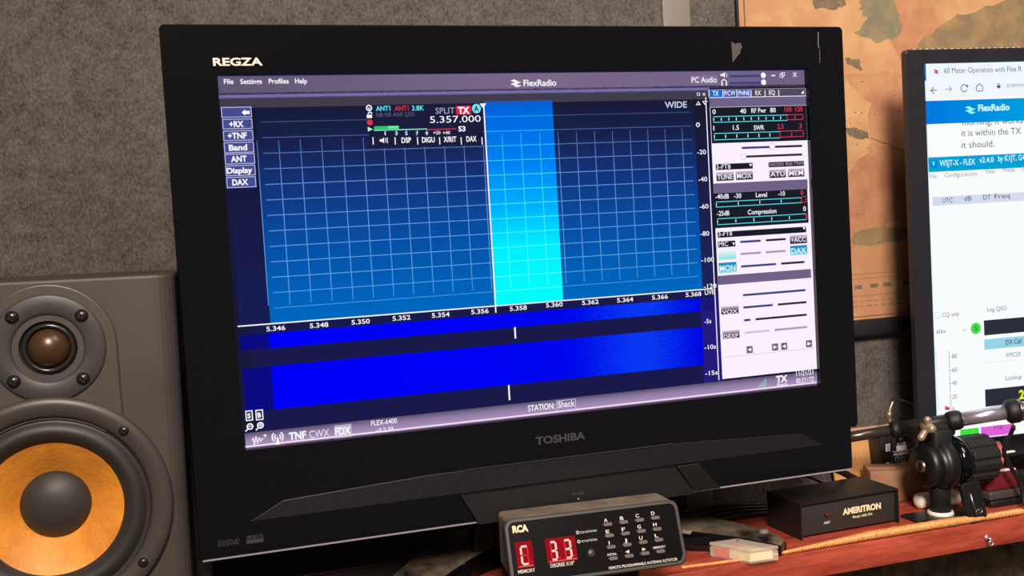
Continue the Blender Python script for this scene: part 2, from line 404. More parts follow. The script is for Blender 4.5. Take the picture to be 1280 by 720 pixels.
S.rect(273.5, 119, 886, 113.5, 2, LIL); S.rect(274, 122.5, 886, 123.8, 2, PURD)
# panadapter
pl, pr = S.uv(320, 150)[0], S.uv(878, 360)[0]; vt = S.uv(320, 132)[1]; vb = S.uv(297, 408)[1]
zt_, zb_ = vt - ZS, vb - ZS
S.quad(0.004, vb, pl, vt, 1, emit_ramp('pan_left', 'Z', zt_, zb_, [(0, (22, 24, 44)), (1, (24, 28, 84))]))
PANSTOPS = [(0, (25, 28, 54)), (.18, (24, 33, 76)), (.42, (17, 56, 130)), (.65, (6, 80, 166)), (1, (0, 104, 192))]
S.quad(pl, vb, pr, vt, 1, emit_ramp('pan_fill', 'Z', zt_, zb_, PANSTOPS))
cl, cr = S.uv(606.5, 150)[0], S.uv(704, 376)[0]
S.quad(cl, vb, cr, vt, 2, emit_ramp('pass_band', 'Z', zt_, zb_, [(0, (0, 96, 214)), (.3, (0, 128, 244)), (.52, (0, 176, 255)), (.72, (0, 238, 255)), (1, (0, 255, 250))]))
GR = emit_ramp('grid_lines', 'Z', zt_, zb_, [(0, (40, 50, 90)), (.15, (74, 98, 160)), (.35, (104, 144, 216)), (.8, (92, 164, 228)), (1, (50, 140, 220))])
GC = emit_ramp('grid_bright', 'Z', zt_, zb_, [(0, (10, 140, 235)), (.4, (60, 220, 255)), (.7, (60, 255, 255)), (1, (90, 255, 255))])
u0 = S.uv(327, 260)[0]; u1 = S.uv(861, 340)[0]
vg0 = S.uv(354, 152)[1]
for i in range(23):
    u = u0 + (u1 - u0) * i / 22
    inb = cl < u < cr
    if inb and i == 12: pass
    S.quad(u - .00035, vb + .016, u + .00035, vt - .030, 3, GC if inb else GR)
for i in range(13):
    v = vg0 + (vb - vg0) * i / 13
    S.quad(pl + .004, v - .00035, cl, v + .00035, 3, GR); S.quad(cl, v - .0004, cr, v + .0004, 3, GC); S.quad(cr, v - .00035, pr - .004, v + .00035, 3, GR)
ur = S.uv(888, 240)[0]
S.quad(pr, vb, ur, vt, 1, emit_ramp('scale_strip', 'Z', zt_, zb_, [(0, (24, 25, 42)), (1, (30, 36, 92))]))
S.hline(297, 408, 893, 6, WHT, .0011)
# menu and title
for s, x0, y, x1 in (('File', 280, 105, 292), ('Settings', 300.5, 105, 327.5), ('Profiles', 336, 104.6, 361), ('Help', 369, 104.3, 384)): S.text(s, x0, y, x1, 6.2, 3, WHT, .02)
S.text('FlexRadio', 654.5, 107.6, 695.5, 7.8, 3, WHT, .02); S.swoosh(638, 99.5, 12.5, 3, WHT)
S.rect(862.5, 94, 898, 105.5, 2, emit((130, 112, 146))); S.text('PC Audio', 864.5, 103.4, 896, 7, 3, WHT, .01)
S.shape([(900.5, 92.5), (903, 92.5), (906, 90), (906, 97), (903, 95), (900.5, 95)], 3, WHT); S.vline(908, 91, 96.5, 3, WHT)
S.ring(905, 103, 3, 3, WHT, .0005, 12, 0, 180); S.rect(901.5, 103, 903.5, 107, 3, WHT); S.rect(906.8, 103, 908.8, 107, 3, WHT)
S.hline(912, 95.4, 953, 3, SLB, .0022); S.hline(912, 104, 953, 3, SLB, .0022); S.disc(954, 94.2, 3.1, 4, WHT); S.disc(954.4, 102.8, 3.1, 4, WHT)
S.hline(964, 94.5, 969, 3, WHT, .0012); S.frame(974.5, 92, 979, 97, 3, WHT); S.frame(976.5, 90.5, 981, 95, 3, WHT); S.text('X', 991, 96, 996, 5.5, 3, WHT, .02)
S.frame(871, 116, 875, 119.5, 3, WHT, .0005); S.text('x', 878, 119.5, 882, 5, 3, WHT)
# left buttons
for s, x0, y0, x1, y1 in (('', 276, 134, 315, 146.5), ('+RX', 277.5, 148.8, 316, 161), ('+TNF', 278.5, 163.5, 317, 175.5), ('Band', 279.5, 178, 318, 190.5), ('ANT', 280.5, 192.5, 319, 204.5), ('Display', 281.5, 207, 319.8, 219), ('DAX', 282.5, 221.6, 320.5, 233.8)):
    S.rect(x0, y0, x1, y1, 6, BTN); S.frame(x0, y0, x1, y1, 7, BTO, .0007)
    cx = (x0 + x1) / 2 - 1; yb = (y0 + y1) / 2 + 3.2
    if s: wd = {'+RX': 18, '+TNF': 24, 'Band': 23, 'ANT': 20, 'Display': 32, 'DAX': 20}[s]; S.text(s, cx - wd / 2, yb + .8, cx + wd / 2, 7.4 if s != 'Display' else 7, 8, WHT, .035)
    else: S.shape([(302, 140.7), (306.5, 136.8), (306.5, 138.8), (312, 138.6), (312, 142.6), (306.5, 142.8), (306.5, 144.6)], 8, WHT)
# flag
S.rect(458, 131.5, 604.5, 181, 5, emit((27, 29, 60)))
S.text('ANT1', 470, 138.6, 488, 6, 6, CY, .025); S.text('ANT1', 493.5, 138.4, 511, 6, 6, emit((205, 55, 75)), .02); S.text('3.8K', 515, 138.2, 530, 6, 6, CY, .02)
S.text('NB NR ANF QSX', 470.5, 146.2, 518.5, 5.2, 6, GRY, 0); S.text('SPLIT', 544.5, 142.3, 568.5, 7.4, 6, emit((160, 158, 188)), .005)
S.rect(569.5, 132.5, 589, 143, 6, emit((214, 36, 66))); S.text('TX', 572.5, 142.2, 587, 8.6, 7, WHT, .04)
S.disc(595.4, 135.8, 5.6, 6, emit((120, 226, 240))); S.text('A', 592.5, 139, 598.4, 6.6, 7, emit((10, 40, 70)), .03)
S.text('5.357.000', 537.5, 153.8, 601, 8.2, 6, WHT, .0)
S.rect(467.5, 158, 498.5, 161, 6, emit((90, 240, 150))); S.rect(467.5, 158, 485, 161, 7, emit((40, 200, 90)))
S.hline(467, 163, 534, 6, emit((150, 240, 225)), .0008); S.hline(535, 162, 570, 6, RED, .0008)
for x, s in ((481.5, '1'), (495.5, '3'), (508, '5'), (521.5, '7'), (533.5, '9')):
    S.vline(x, 162.5, 165.5, 6, CY); S.text(s, x - (1.6 if s != '1' else .6), 169, x + (1.6 if s != '1' else .6), 4.2, 6, WHT, .01)
for x, s in ((546, '+20'), (558, '+40')): S.vline(x, 161.8, 164.5, 6, RED); S.text(s, x - 4.5, 168, x + 4.5, 4, 6, emit((235, 225, 235)), .02)
S.text('S3', 573, 164.2, 582, 6.4, 6, WHT, .03)
for x in (466, 493.6, 521.6, 549.2, 576.2, 602.2): S.vline(x, 171.5, 180.8, 6, WHT, .0009)
for s, x0, x1, y in (('DSP', 502, 514, 178.6), ('DIGU', 527.5, 543.6, 178.2), ('X/RIT', 554.5, 570.5, 177.6), ('DAX', 583, 595.7, 177)): S.text(s, x0, y, x1, 6.6, 6, WHT, .025)
S.shape([(474.5, 174.2), (477, 174.2), (480, 171.8), (480, 179), (477, 177), (474.5, 177)], 6, WHT); S.vline(482, 172.5, 178.5, 6, WHT); S.vline(484, 172, 179, 6, WHT)
S.ring(461.2, 135, 3.2, 6, WHT); S.text('x', 459.3, 137, 463.1, 4, 6, WHT); S.rect(458.2, 143.5, 465, 147.5, 6, WHT); S.ring(462.5, 142.6, 2.3, 6, WHT, .0005, 10, 0, 180)
S.disc(462.2, 153, 3.6, 6, emit((226, 60, 62))); S.shape([(459.6, 158.5), (466, 161.5), (459.8, 164.5)], 6, emit((180, 255, 205)))
ax, ay = S.uv(604.5, 133); S.quad(ax - .0006, S.uv(618.5, 391)[1], ax + .0006, ay, 7, WHT); S.shape([(599.2, 129.6), (607.6, 129.2), (603.8, 135.5)], 8, WHT)
S.text('WIDE', 831, 135, 858.5, 7.8, 6, emit((196, 204, 226)), .02)
for t in ([(869.5, 131.5), (876, 131.2), (872.7, 126.5)], [(877.5, 126.4), (884.2, 126.2), (881, 131.4)]):
    c = (sum(p[0] for p in t) / 3, sum(p[1] for p in t) / 3); S.shape(t, 6, WHT); S.shape([((p[0] - c[0]) * .5 + c[0], (p[1] - c[1]) * .5 + c[1]) for p in t], 7, NAVY)
for s, x, y in (('0', 869.8, 158.8), ('-20', 871.5, 193), ('-40', 873, 227), ('-60', 874.5, 261), ('-80', 875.5, 295), ('-100', 876.5, 328), ('-120', 879.5, 361)):
    S.text(s, x, y, x + (5 if s == '0' else 11 if len(s) == 3 else 16), 5.6, 6, WHT, .01)
# frequency labels and waterfall
strip_b = S.uv(336, 416)[1]
S.quad(0.012, S.uv(305, 541)[1], ur + .006, vb, 1, emit((25, 26, 74)))
for i, s in enumerate(('5.346', '5.348', '5.350', '5.352', '5.354', '5.356', '5.358', '5.360', '5.362', '5.364', '5.366', '5.368')):
    x = (345, 399, 451, 502, 551, 600, 648, 693, 738, 781.5, 825, 867)[i]; y = (411, 407, 402.6, 397.8, 394, 389.6, 385.5, 381.2, 378, 375, 371.5, 368)[i]
    S.text(s, x - 11.8 + .16 * i, y + 3.2, x + 11.8 - .2 * i, 5.8 - .05 * i, 8, WHT, .012)
def fall(name, k):
    return emit_ramp(name, 'X', -.26, .17, [(0, (0, 0, 250)), (.5, (0, 4, 244)), (.68, (0, 8, 232)), (.83, (12, 62, 246)), (.93, (0, 12, 226)), (1.0, (0, 2, 222))], (1300, k))
WF = fall('waterfall', .36)
for TL, BR in (((336, 416.5), (875.5, 389)), ((339, 457.5), (880, 456))):
    S.rect(*TL, *BR, 3, WF)
    a_, b_ = S.uv(*TL), S.uv(*BR); S.quad(S.uv(300, 420)[0], b_[1], a_[0], a_[1], 2, emit((12, 10, 128)))
S.quad(S.uv(876, 389)[0], S.uv(890, 478)[1], ur + .004, vb - .008, 2, emit((36, 28, 120)))
S.rect(876, 372, 893, 388, 3, emit((28, 22, 120)))
S.text('LIVE', 881, 368.5, 893, 5.4, 6, WHT, .012)
for s, x, y, x1 in (('-5s', 880.5, 404.5, 889), ('-10s', 880.5, 437, 895), ('-15s', 881.5, 469.5, 897)): S.text(s, x, y, x1, 5.4, 6, WHT, .01)
S.rect(642.4, 409, 645.2, 423, 6, WHT); S.rect(634.8, 481.5, 637.8, 500, 6, WHT)
for x0, y0, x1, y1, s in ((306.5, 513.5, 316.5, 525.5, 'S'), (319, 512.5, 329.5, 524.5, 'B')):
    S.frame(x0, y0, x1, y1, 6, WHT, .0009); S.text(s, x0 + 3, y1 - 2.6, x1 - 3, 6.2, 6, WHT, .04)
for x, y in ((312.5, 533), (325.5, 531.5)):
    S.ring(x, y, 3.4, 6, WHT, .0006); S.hline(x - 2, y, x + 2, 6, WHT, .0008); S.shape([(x - 2.6, y + 2), (x - 1.6, y + 3), (x - 5, y + 6.8), (x - 6.2, y + 5.6)], 6, WHT)
S.vline(325.5, 529.5, 533.5, 6, WHT, .0008)
# bottom bar
S.rect(306, 541.5, 1021.5, 480.3, 4, emit_ramp('status_bar', 'Z', S.uv(306, 541.5)[1] - ZS, -H - ZS, [(0, (88, 78, 108)), (.35, (142, 122, 160)), (.75, (166, 142, 184)), (1, (116, 96, 122))]))
S.quad(0.0012, -H + .0016, W - .0012, -H + .003, 5, emit((250, 226, 250)))
S.text('TNF', 361.5, 550, 383, 9.4, 6, WHT, .04); S.text('CWX', 387, 547.6, 412, 9, 6, emit((236, 228, 244)), .0)
S.rect(417.5, 532, 440, 545.5, 5, emit((190, 176, 206))); S.text('FDX', 419, 544, 439, 9.2, 6, WHT, .04)
S.text('FLEX-6400', 464, 532.2, 496.5, 6.2, 6, WHT, .01); S.text('v3.2.39', 470, 541, 492, 5.4, 6, WHT, .005)
S.text('STATION:', 660, 514.2, 693.5, 7.4, 6, WHT, .015); S.text('Shack', 697.5, 509.6, 718.5, 7.4, 6, WHT, .01); S.frame(695.3, 501, 720, 511.6, 6, emit((226, 214, 236)), .0005)
zig = [(312, 551), (315, 551), (316.5, 547), (318, 556), (320, 545), (322, 554.5), (324, 546.5), (326, 552), (328, 547.5), (330, 549)]
for a_, b_ in zip(zig, zig[1:]):
    ua, ub = S.uv(*a_), S.uv(*b_); mb.poly([S.p(ua[0] - .0004, ua[1], 6), S.p(ub[0] - .0004, ub[1], 6), S.p(ub[0] + .0004, ub[1], 6), S.p(ua[0] + .0004, ua[1], 6)], WHT)
S.hline(329, 544.5, 333.5, 6, WHT, .0008); S.vline(331.3, 542.5, 546.6, 6, WHT, .0008)
for r_ in (3.6, 6.8): S.ring(347, 546, r_, 6, WHT, .0006, 10, -50, 50); S.ring(347, 546, r_, 6, WHT, .0006, 10, 130, 230)
S.shape([(346.6, 546), (347.4, 546), (350, 555.2), (344.2, 555.8)], 6, WHT)
for k in range(6): S.rect(947 + 1.9 * k, 483.6 - .25 * k - 1.9 * k, 948.4 + 1.9 * k, 484.8 - .28 * k, 6, emit((130, 220, 160)))
S.text('TX', 970, 478.3, 984.5, 8.4, 6, WHT, .04); S.text('Ready', 971.5, 483.2, 984.5, 4.2, 6, WHT, .01)
S.text('11/21/21', 995, 470.2, 1016.5, 6, 6, WHT, .01); S.text('00:27:17Z', 995, 479.2, 1017.5, 6, 6, WHT, .01)
# right control panel
S.rect(886, 112, 1021, 461, 5, LITE)
S.quad(ur - .001, S.uv(900, 475)[1], ur, vt, 6, LITE)
S.rect(886, 112.2, 1006.5, 119.5, 6, emit((82, 74, 94)))
for x0, x1, c in ((887, 902.5, (20, 112, 216)), (904, 919.8, (34, 84, 180)), (921.4, 937.5, (34, 90, 190))): S.rect(x0, 112.6, x1, 120.8, 7, emit(c))
for s, x0, x1, y in (('TX', 890.8, 898, 119.6), ('P/CW', 905, 919, 119.4), ('PHNE', 922.8, 937, 119.2), ('RX', 944, 951, 119), ('EQ', 961, 968.5, 118.4)): S.text(s, x0, y, x1, 5.8, 8, WHT, .01)
for x in (885.8, 903.2, 920.6, 938.4, 955.8, 973): S.vline(x, 112.6, 121, 8, WHT, .0009)
S.shape([(1001, 117), (1004, 113), (1004.5, 117.5)], 8, WHT)
PURG = lambda n: emit((112, 98, 134))
S.rect(886.5, 122.6, 1007.5, 131.5, 6, PURG(0))
S.rect(887.5, 134.5, 1009, 175.4, 7, DARK)
def meter(y0, yr0, y1, yr1, x0, xm, x1, n, nr):
    for (ya, yb) in ((y0, yr0), (y1, yr1)): S.hline(x0, ya, xm, 8, CY, .0007); S.hline(xm, ya - (ya - yb) * (xm - x0) / (x1 - x0), x1, 8, RED, .0007)
    u0_, v0_ = S.uv(x0, y0); v1_ = S.uv(x0, y1)[1]; um = S.uv(xm, y0)[0]; ue = S.uv(x1, yr0)[0]
    for k in range(n): u = u0_ + (um - u0_) * k / n; d = (v0_ - v1_) * .22; S.quad(u, v1_ + d, u + .0009, v0_ - d, 8, emit((190, 250, 250)))
    for k in range(nr + 1): u = um + (ue - um) * k / nr; d = (v0_ - v1_) * .15; S.quad(u - .0008, v1_ + d, u, v0_ - d, 8, RED)
meter(146, 143.2, 153, 149, 891.2, 984, 1003.5, 10, 2)
meter(167, 163, 175, 170.2, 892, 975, 1004, 6, 2)
meter(252.6, 245.5, 259, 252.4, 894.5, 1002, 1007.5, 4, 1)
meter(273.6, 266.6, 281, 274.2, 896, 1007.8, 1008.4, 5, 1)
for s, x0, x1, y, c in (('0', 890.5, 894.5, 142.6, WHT), ('40', 925, 932.5, 141.8, WHT), ('RF Pwr', 939, 957.5, 141.2, WHT), ('80', 962.5, 969.5, 140.6, WHT), ('100', 980.5, 989.5, 139.8, RED), ('120', 994, 1003, 139.4, RED),
                     ('1', 891.6, 892.7, 163.2, WHT), ('1.5', 916, 923.5, 162.4, WHT), ('SWR', 942, 955, 162.6, WHT), ('2.5', 971.5, 979.3, 161.2, RED), ('3', 998.8, 1002, 160.4, RED),
                     ('-40dB', 894.3, 911, 248.8, WHT), ('-30', 917.5, 926.5, 247.8, WHT), ('Level', 944.6, 958.6, 246.6, WHT), ('-10', 972.6, 981, 245, WHT), ('0', 1000.5, 1004, 243.6, RED),
                     ('-25dB', 896, 911.7, 269.8, WHT), ('Compression', 934.6, 970.4, 268.2, WHT), ('0', 1003.8, 1007.2, 263.8, WHT)): S.text(s, x0, y, x1, 5.8, 8, c, .012)
S.rect(891, 229.5, 1009.5, 236.2, 6, PURG(0)); S.rect(891.5, 242, 1010.5, 278.4, 7, DARK)
S.rect(896, 345, 1013.8, 347.2, 6, PURG(0))
def slider(x0, y0, x1, knob, c0=SLB, c1=SLD, gap=3.2, disc=False):
    u0_, v = S.uv(x0, y0); u1_ = S.uv(x1, y0)[0]; k = S.uv(knob, y0)[0]; g = S.uv(knob + gap, y0)[0] - k
    if k - g > u0_: S.quad(u0_, v - .0011, k - g, v + .0011, 7, c0)
    if k + g < u1_: S.quad(k + g, v - .0011, u1_, v + .0011, 7, c1)
    if disc: S.disc(knob, y0 - (knob - x0) * .045, 3.6, 8, emit((196, 176, 206))); S.disc(knob, y0 - (knob - x0) * .045, 3.1, 9, WHT)
slider(927, 185, 1002.5, 965, gap=1, disc=True); slider(927, 196, 1002.5, 929, gap=1, disc=True)
slider(925, 302.5, 982, 954); slider(925.5, 317.5, 982, 954, SLL, SLL); slider(926, 333.2, 1005.5, 973)
slider(928.5, 369, 1003, 1010); slider(929, 384.4, 1008, 969); slider(929.8, 400.4, 1008.5, 941); slider(931, 416, 1009, 965, emit((200, 200, 226)), SLL)
def button(s, x0, y0, x1, y1, kind='dark', tx=None):
    a_, b_ = S.uv(x0, y0), S.uv(x1, y1); ztop, zbot = a_[1] - ZS, b_[1] - ZS
    st = {'dark': [(0, (214, 196, 222)), (.45, (96, 82, 104)), (1, (44, 36, 52))], 'cyan': [(0, (10, 130, 190)), (.6, (50, 180, 220)), (1, (140, 230, 240))], 'pale': [(0, (236, 244, 250)), (1, (130, 226, 226))]}[kind]
    S.quad(a_[0], b_[1], b_[0], a_[1], 7, emit_ramp('button_' + kind, 'Z', ztop, zbot, st))
    if s: S.text(s, x0 + 1.6, y1 - (-.2 if (y1 - y0) < 9 else 2) + (x1 - x0) * .05, x1 - 1.6, min(7.6, (y1 - y0) * .62), 8, WHT, .006)
button('TUNE', 895, 215.5, 917, 225.5); button('MOX', 919.3, 214.2, 941, 224.2); button('ATU', 961.3, 212.2, 982.2, 221.8); button('MEM', 984.6, 211, 1005.3, 220.6)
button('+ACC', 987, 294.5, 1008.6, 303.8); button('DAX', 987.4, 307.5, 1009, 318, 'cyan'); button('', 897.5, 313.5, 920, 323.5, 'pale'); button('MON', 898, 328.8, 920.8, 340, 'cyan')
button('VOX', 901, 383.6, 923.2, 391.4); button('DEXP', 903, 414, 924.4, 421.8)
for x, y, d in ((936.8, 437, -1), (968.6, 433.8, 1), (980, 432.8, -1), (1011, 429.6, 1)):
    S.rect(x - 4, y - 4, x + 4, y + 4, 7, emit((112, 98, 124))); S.shape([(x - 2 * d, y - 2.4), (x + 2.6 * d, y), (x - 2 * d, y + 2.4)], 8, WHT)
S.rect(894.2, 205.2, 940.8, 210.8, 7, DARK); S.text('3-FT8', 895.2, 211.6, 913, 5.6, 8, WHT, .0); S.shape([(936, 205), (940, 204.8), (938, 208.4)], 8, WHT)
S.rect(960.2, 202.8, 1004.8, 207.4, 7, emit((40, 34, 48))); S.text('Success Byp Mem', 961, 207.4, 1004, 5, 8, emit((170, 160, 180)), .0)
S.rect(896.6, 290, 1007.6, 290.4, 7, DARK); S.text('3-FT8', 897.6, 295.4, 915, 5.4, 8, WHT, .0); S.shape([(1003, 284), (1006.6, 283.8), (1004.8, 287.4)], 8, WHT)
S.rect(897, 302, 919.2, 308, 7, DARK); S.text('MIC', 898.4, 308, 910, 5.4, 8, WHT, .0); S.shape([(915, 303.4), (918.4, 303.2), (916.8, 306.6)], 8, WHT)
S.hline(901, 447, 1017, 7, emit((206, 190, 214)), .0005)
disp = mb.build('screen', tv); disp['label'] = 'lit blue spectrum display with a bright cyan band'
# base: dusty swept plate with two arms
outer = [(.055, -.035), (.085, .0), (.122, .050), (.168, .110), (.214, .158), (.30, .178), (.40, .157), (.468, .112), (.508, .068), (.530, .028), (.537, .010)]
inner = [(.105, -.045), (.135, -.005), (.168, .034), (.216, .080), (.255, .103), (.30, .112), (.385, .104), (.425, .080), (.452, .060), (.492, .034), (.526, .004)]
def crv(pts, n=5): return smoothpath([(p[0], p[1], 0) for p in pts], n)
A = crv(outer); Bp = crv(inner)
bm = bmesh.new(); rows = []
n = len(A)
for i in range(n):
    t = abs(i / (n - 1) * 2 - 1); ztop = ZS + .030 - .017 * t ** 1.8
    o_, i_ = A[i], Bp[i]
    mid = (o_ + i_) / 2
    rows.append([bm.verts.new((o_.x, o_.y, ZS)), bm.verts.new((o_.x, o_.y, ztop - .004)), bm.verts.new((o_.x * .94 + i_.x * .06, o_.y * .94 + i_.y * .06, ztop)), bm.verts.new((mid.x, mid.y, ztop + .001)),
                 bm.verts.new((o_.x * .05 + i_.x * .95, o_.y * .05 + i_.y * .95, ztop - .002)), bm.verts.new((i_.x, i_.y, ztop - .005)), bm.verts.new((i_.x * 1.0, i_.y, ZS))])
for a_, b_ in zip(rows, rows[1:]):
    for k in range(7): bm.faces.new((a_[k], b_[k], b_[(k + 1) % 7], a_[(k + 1) % 7]))
bm.faces.new(rows[0]); bm.faces.new(rows[-1][::-1]); bmesh.ops.recalc_face_normals(bm, faces=bm.faces)
side = [f.index for f in bm.faces]
mb = MB(F); mb.merge(bm, M_dustblack, None, True)
gi = mb.mi(M_gloss); mb.bm.normal_update()
for f_ in mb.bm.faces:
    if abs(f_.normal.z) < .5: f_.material_index = gi
base_o = mb.build('stand_base', tv); base_o['label'] = 'dusty black curved stand base with two swept arms'
md = base_o.modifiers.new('es', 'EDGE_SPLIT'); md.split_angle = math.radians(40)
mb = MB(F); mb.prism([(.22, ZS + .026), (.38, ZS + .026), (.36, -.30), (.24, -.30)], 'Y', .084, .118, M_blackmatte, .004); mb.build('neck', tv)
mb = MB(F); q = atz(955.5, 663, ZS + .021); mb.lathe([(0, .001), (.0045, .0008), (.005, 0), (.005, -.002)], mat('grey_pad', (120, 116, 108), .6), Matrix.Translation((q.x - .001, q.y, q.z)), 20); mb.build('screw_cover', tv)

# ------------------------------------------------------------------ loudspeaker at the left
sw, sz, sd = 0.208, 0.334, 0.205
spx, spy = -0.0515 - sw / 2, -0.04
M_vinyl = mat('black_vinyl', (68, 62, 57), 0.5, var=0.06, vscale=12, bump=0.03, bscale=900)
M_baffle = mat('baffle_plastic', (76, 69, 63), 0.42, var=0.04, vscale=14)
M_ring = mat('ring_plastic', (68, 62, 58), 0.4)
M_flange = mat('tweeter_plate', (60, 58, 57), 0.45)
M_surr = mat('rubber_surround', (46, 43, 41), 0.5)
M_cone = mat('orange_woven_cone', (232, 146, 50), 0.5, var=0.12, vscale=18, bump=0.25, bscale=260)
M_dust = mat('dust_cap', (52, 49, 47), 0.5, bump=0.06, bscale=600)
spl = (spx, spy + sd / 2, ZS)
sp = thing('loudspeaker', spl, 'black studio loudspeaker with orange woofer cone standing left of the television', 'loudspeaker', (0, math.radians(0.9), 0))
# local frame: x right, y back (front face y = -sd/2), z up from base
FS = Matrix.Identity(4)
yf = -sd / 2
mb = MB(FS)
out = rrect(-sw / 2, 0, sw / 2, sz, .004)
# rounded right and left vertical corners of the front
prof = []
rc = .016
pts = [(-sw / 2, sd / 2), (-sw / 2, yf + rc)]
for k in range(1, 7): a_ = math.pi / 2 * k / 6; pts.append((-sw / 2 + rc - rc * math.cos(a_), yf + rc - rc * math.sin(a_) * .999))
for k in range(0, 7): a_ = math.pi / 2 * k / 6; pts.append((sw / 2 - rc + rc * math.sin(a_), yf + rc - rc * math.cos(a_)))
pts += [(sw / 2, sd / 2)]
mb.prism(pts, 'Z', 0, sz, M_vinyl, .0025, 2)
cab = mb.build('cabinet', sp)
md = cab.modifiers.new('es', 'EDGE_SPLIT')
def fy(x, z, y=0.0): return Matrix.Translation((x, yf - y, z)) @ Matrix.Rotation(math.pi / 2, 4, 'X')   # local Z -> -Y (towards the viewer)
wx, wz = .0030, .1520; tx, tz = .0080, .2805
# waveguide plate: arch round the tweeter running into the woofer ring
mb = MB(FS); arch = []
ra = .0505
for k in range(25): a_ = math.pi * k / 24; arch.append((tx + ra * math.cos(a_), tz + ra * math.sin(a_)))
arch += [(tx - ra - .001, wz + .058), (tx + ra + .001, wz + .058)]
mb.prism(arch, 'Y', yf - .004, yf + .002, M_baffle, .0016, 3); mb.build('waveguide', sp)
mb = MB(FS); rt = .0425
mb.lathe([(rt, 0), (rt, .0012), (rt - .0015, .002), (.0285, .002), (.0265, .0010), (.024, -.004), (.0205, -.005), (.0205, -.006)], M_flange, fy(tx, tz, .004), 64); tw = mb.build('tweeter_plate', sp)
mb = MB(FS); mb.lathe([(0, .0085), (.004, .0081), (.008, .0068), (.0118, .0044), (.0145, .001), (.0158, -.003)], mat('bronze_dome', (82, 58, 38), 0.30, metal=.3, spec=.6), fy(tx, tz, .0015), 48); mb.build('tweeter_dome', sp)
mb = MB(FS); mb.lathe([(.0158, -.002), (.0165, .0018), (.0178, .0026), (.0190, .0016), (.0210, -.003)], mat('dome_ring', (40, 38, 38), .18, spec=.8), fy(tx, tz, .0015), 48); mb.build('dome_surround', sp)
def screw(x, z, y, r):
    mb = MB(FS); mb.lathe([(0, r * .55), (r * .5, r * .5), (r * .85, r * .28), (r, 0), (r, -.003)], mat('black_screw', (66, 62, 58), .25, metal=.8), fy(x, z, y), 20)
    for a_ in (0.3, 0.3 + math.pi / 2):
        c_, s_ = math.cos(a_), math.sin(a_); q = [(-.55, -.12), (.55, -.12), (.55, .12), (-.55, .12)]
        mb.poly([(x + r * (u * c_ - v * s_), yf - y - r * .56, z + r * (u * s_ + v * c_)) for u, v in q], M_blackmatte)
    mb.build('screw', sp)
for a_ in (45, 135, 225, 315): screw(tx + .0353 * math.cos(math.radians(a_ - 2)), tz + .0353 * math.sin(math.radians(a_ - 2)), .006, .0052)
mb = MB(FS)
mb.lathe([(.0905, -.001), (.0905, .0055), (.0888, .0078), (.084, .0085), (.0765, .0072), (.0742, .0050), (.0735, -.001)], M_ring, fy(wx, wz), 96); mb.build('woofer_ring', sp)
mb = MB(FS)
mb.lathe([(.0738, .004), (.0715, .0015), (.0695, .0050), (.0655, .0078), (.0610, .0080), (.0570, .0050), (.0550, .001), (.0530, -.001)], M_surr, fy(wx, wz), 96); mb.build('surround', sp)
mb = MB(FS); mb.lathe([(.0535, -.0008), (.045, -.0055), (.036, -.012), (.026, -.020)], M_cone, fy(wx, wz), 96); mb.build('cone', sp)
mb = MB(FS); mb.lathe([(0, -.0075), (.010, -.0082), (.018, -.0108), (.0235, -.0145), (.0262, -.0172), (.0272, -.0200)], M_dust, fy(wx, wz), 64); mb.build('dust_cap', sp)
for a_ in (46, 134, -37, -143): screw(wx + .0818 * math.cos(math.radians(a_)), wz + .0818 * math.sin(math.radians(a_)), .0078, .0042)
# cutout behind the cone is inside the cabinet: sink the cabinet front there
bmc = bmesh.new(); bmc.from_mesh(cab.data)
cut = MB(FS); cut.lathe([(0, .01), (.0725, .01), (.0725, -.05), (0, -.05)], M_vinyl, fy(wx, wz), 64); cutter = cut.build('cutter')
cut2 = MB(FS); cut2.lathe([(0, .02), (.0215, .02), (.0215, -.03), (0, -.03)], M_vinyl, fy(tx, tz), 48); cutter2 = cut2.build('cutter')
bmc.free()
def boolean(target, tool):
    dg = bpy.context.evaluated_depsgraph_get()
    md_ = target.modifiers.new('b', 'BOOLEAN'); md_.operation = 'DIFFERENCE'; md_.object = tool; md_.solver = 'EXACT'
    dg = bpy.context.evaluated_depsgraph_get(); dg.update()
    me = bpy.data.meshes.new_from_object(target.evaluated_get(dg)); target.modifiers.remove(md_); target.data = me
cutter.parent = sp; cutter2.parent = sp
bpy.context.view_layer.update()
cab.modifiers.clear()
boolean(cab, cutter); boolean(cab, cutter2)
wg = [c for c in sp.children if c.name.startswith('waveguide')][0]
boolean(wg, cutter2); boolean(wg, cutter)
bpy.data.objects.remove(cutter); bpy.data.objects.remove(cutter2)
md = cab.modifiers.new('es', 'EDGE_SPLIT'); md.split_angle = math.radians(35)

# ------------------------------------------------------------------ antenna rotator controller
rw, rh, rd = 0.1641, 0.0585, 0.085
M_case = mat('dusty_case', (84, 74, 64), 0.7, c2=(150, 130, 110), vscale=30, lo=.25, hi=.75)
M_rframe = mat('controller_frame', (62, 56, 54), 0.45)
M_rface = mat('smoked_face', (13, 10, 11), 0.22, spec=.3)
rl = (0.2350, 0.0065, -0.4868)      # bottom-left corner of the slanted face
yaw, tilt = math.radians(-4.2), math.radians(-20.5)
RM = Matrix.Rotation(yaw, 4, 'Z')
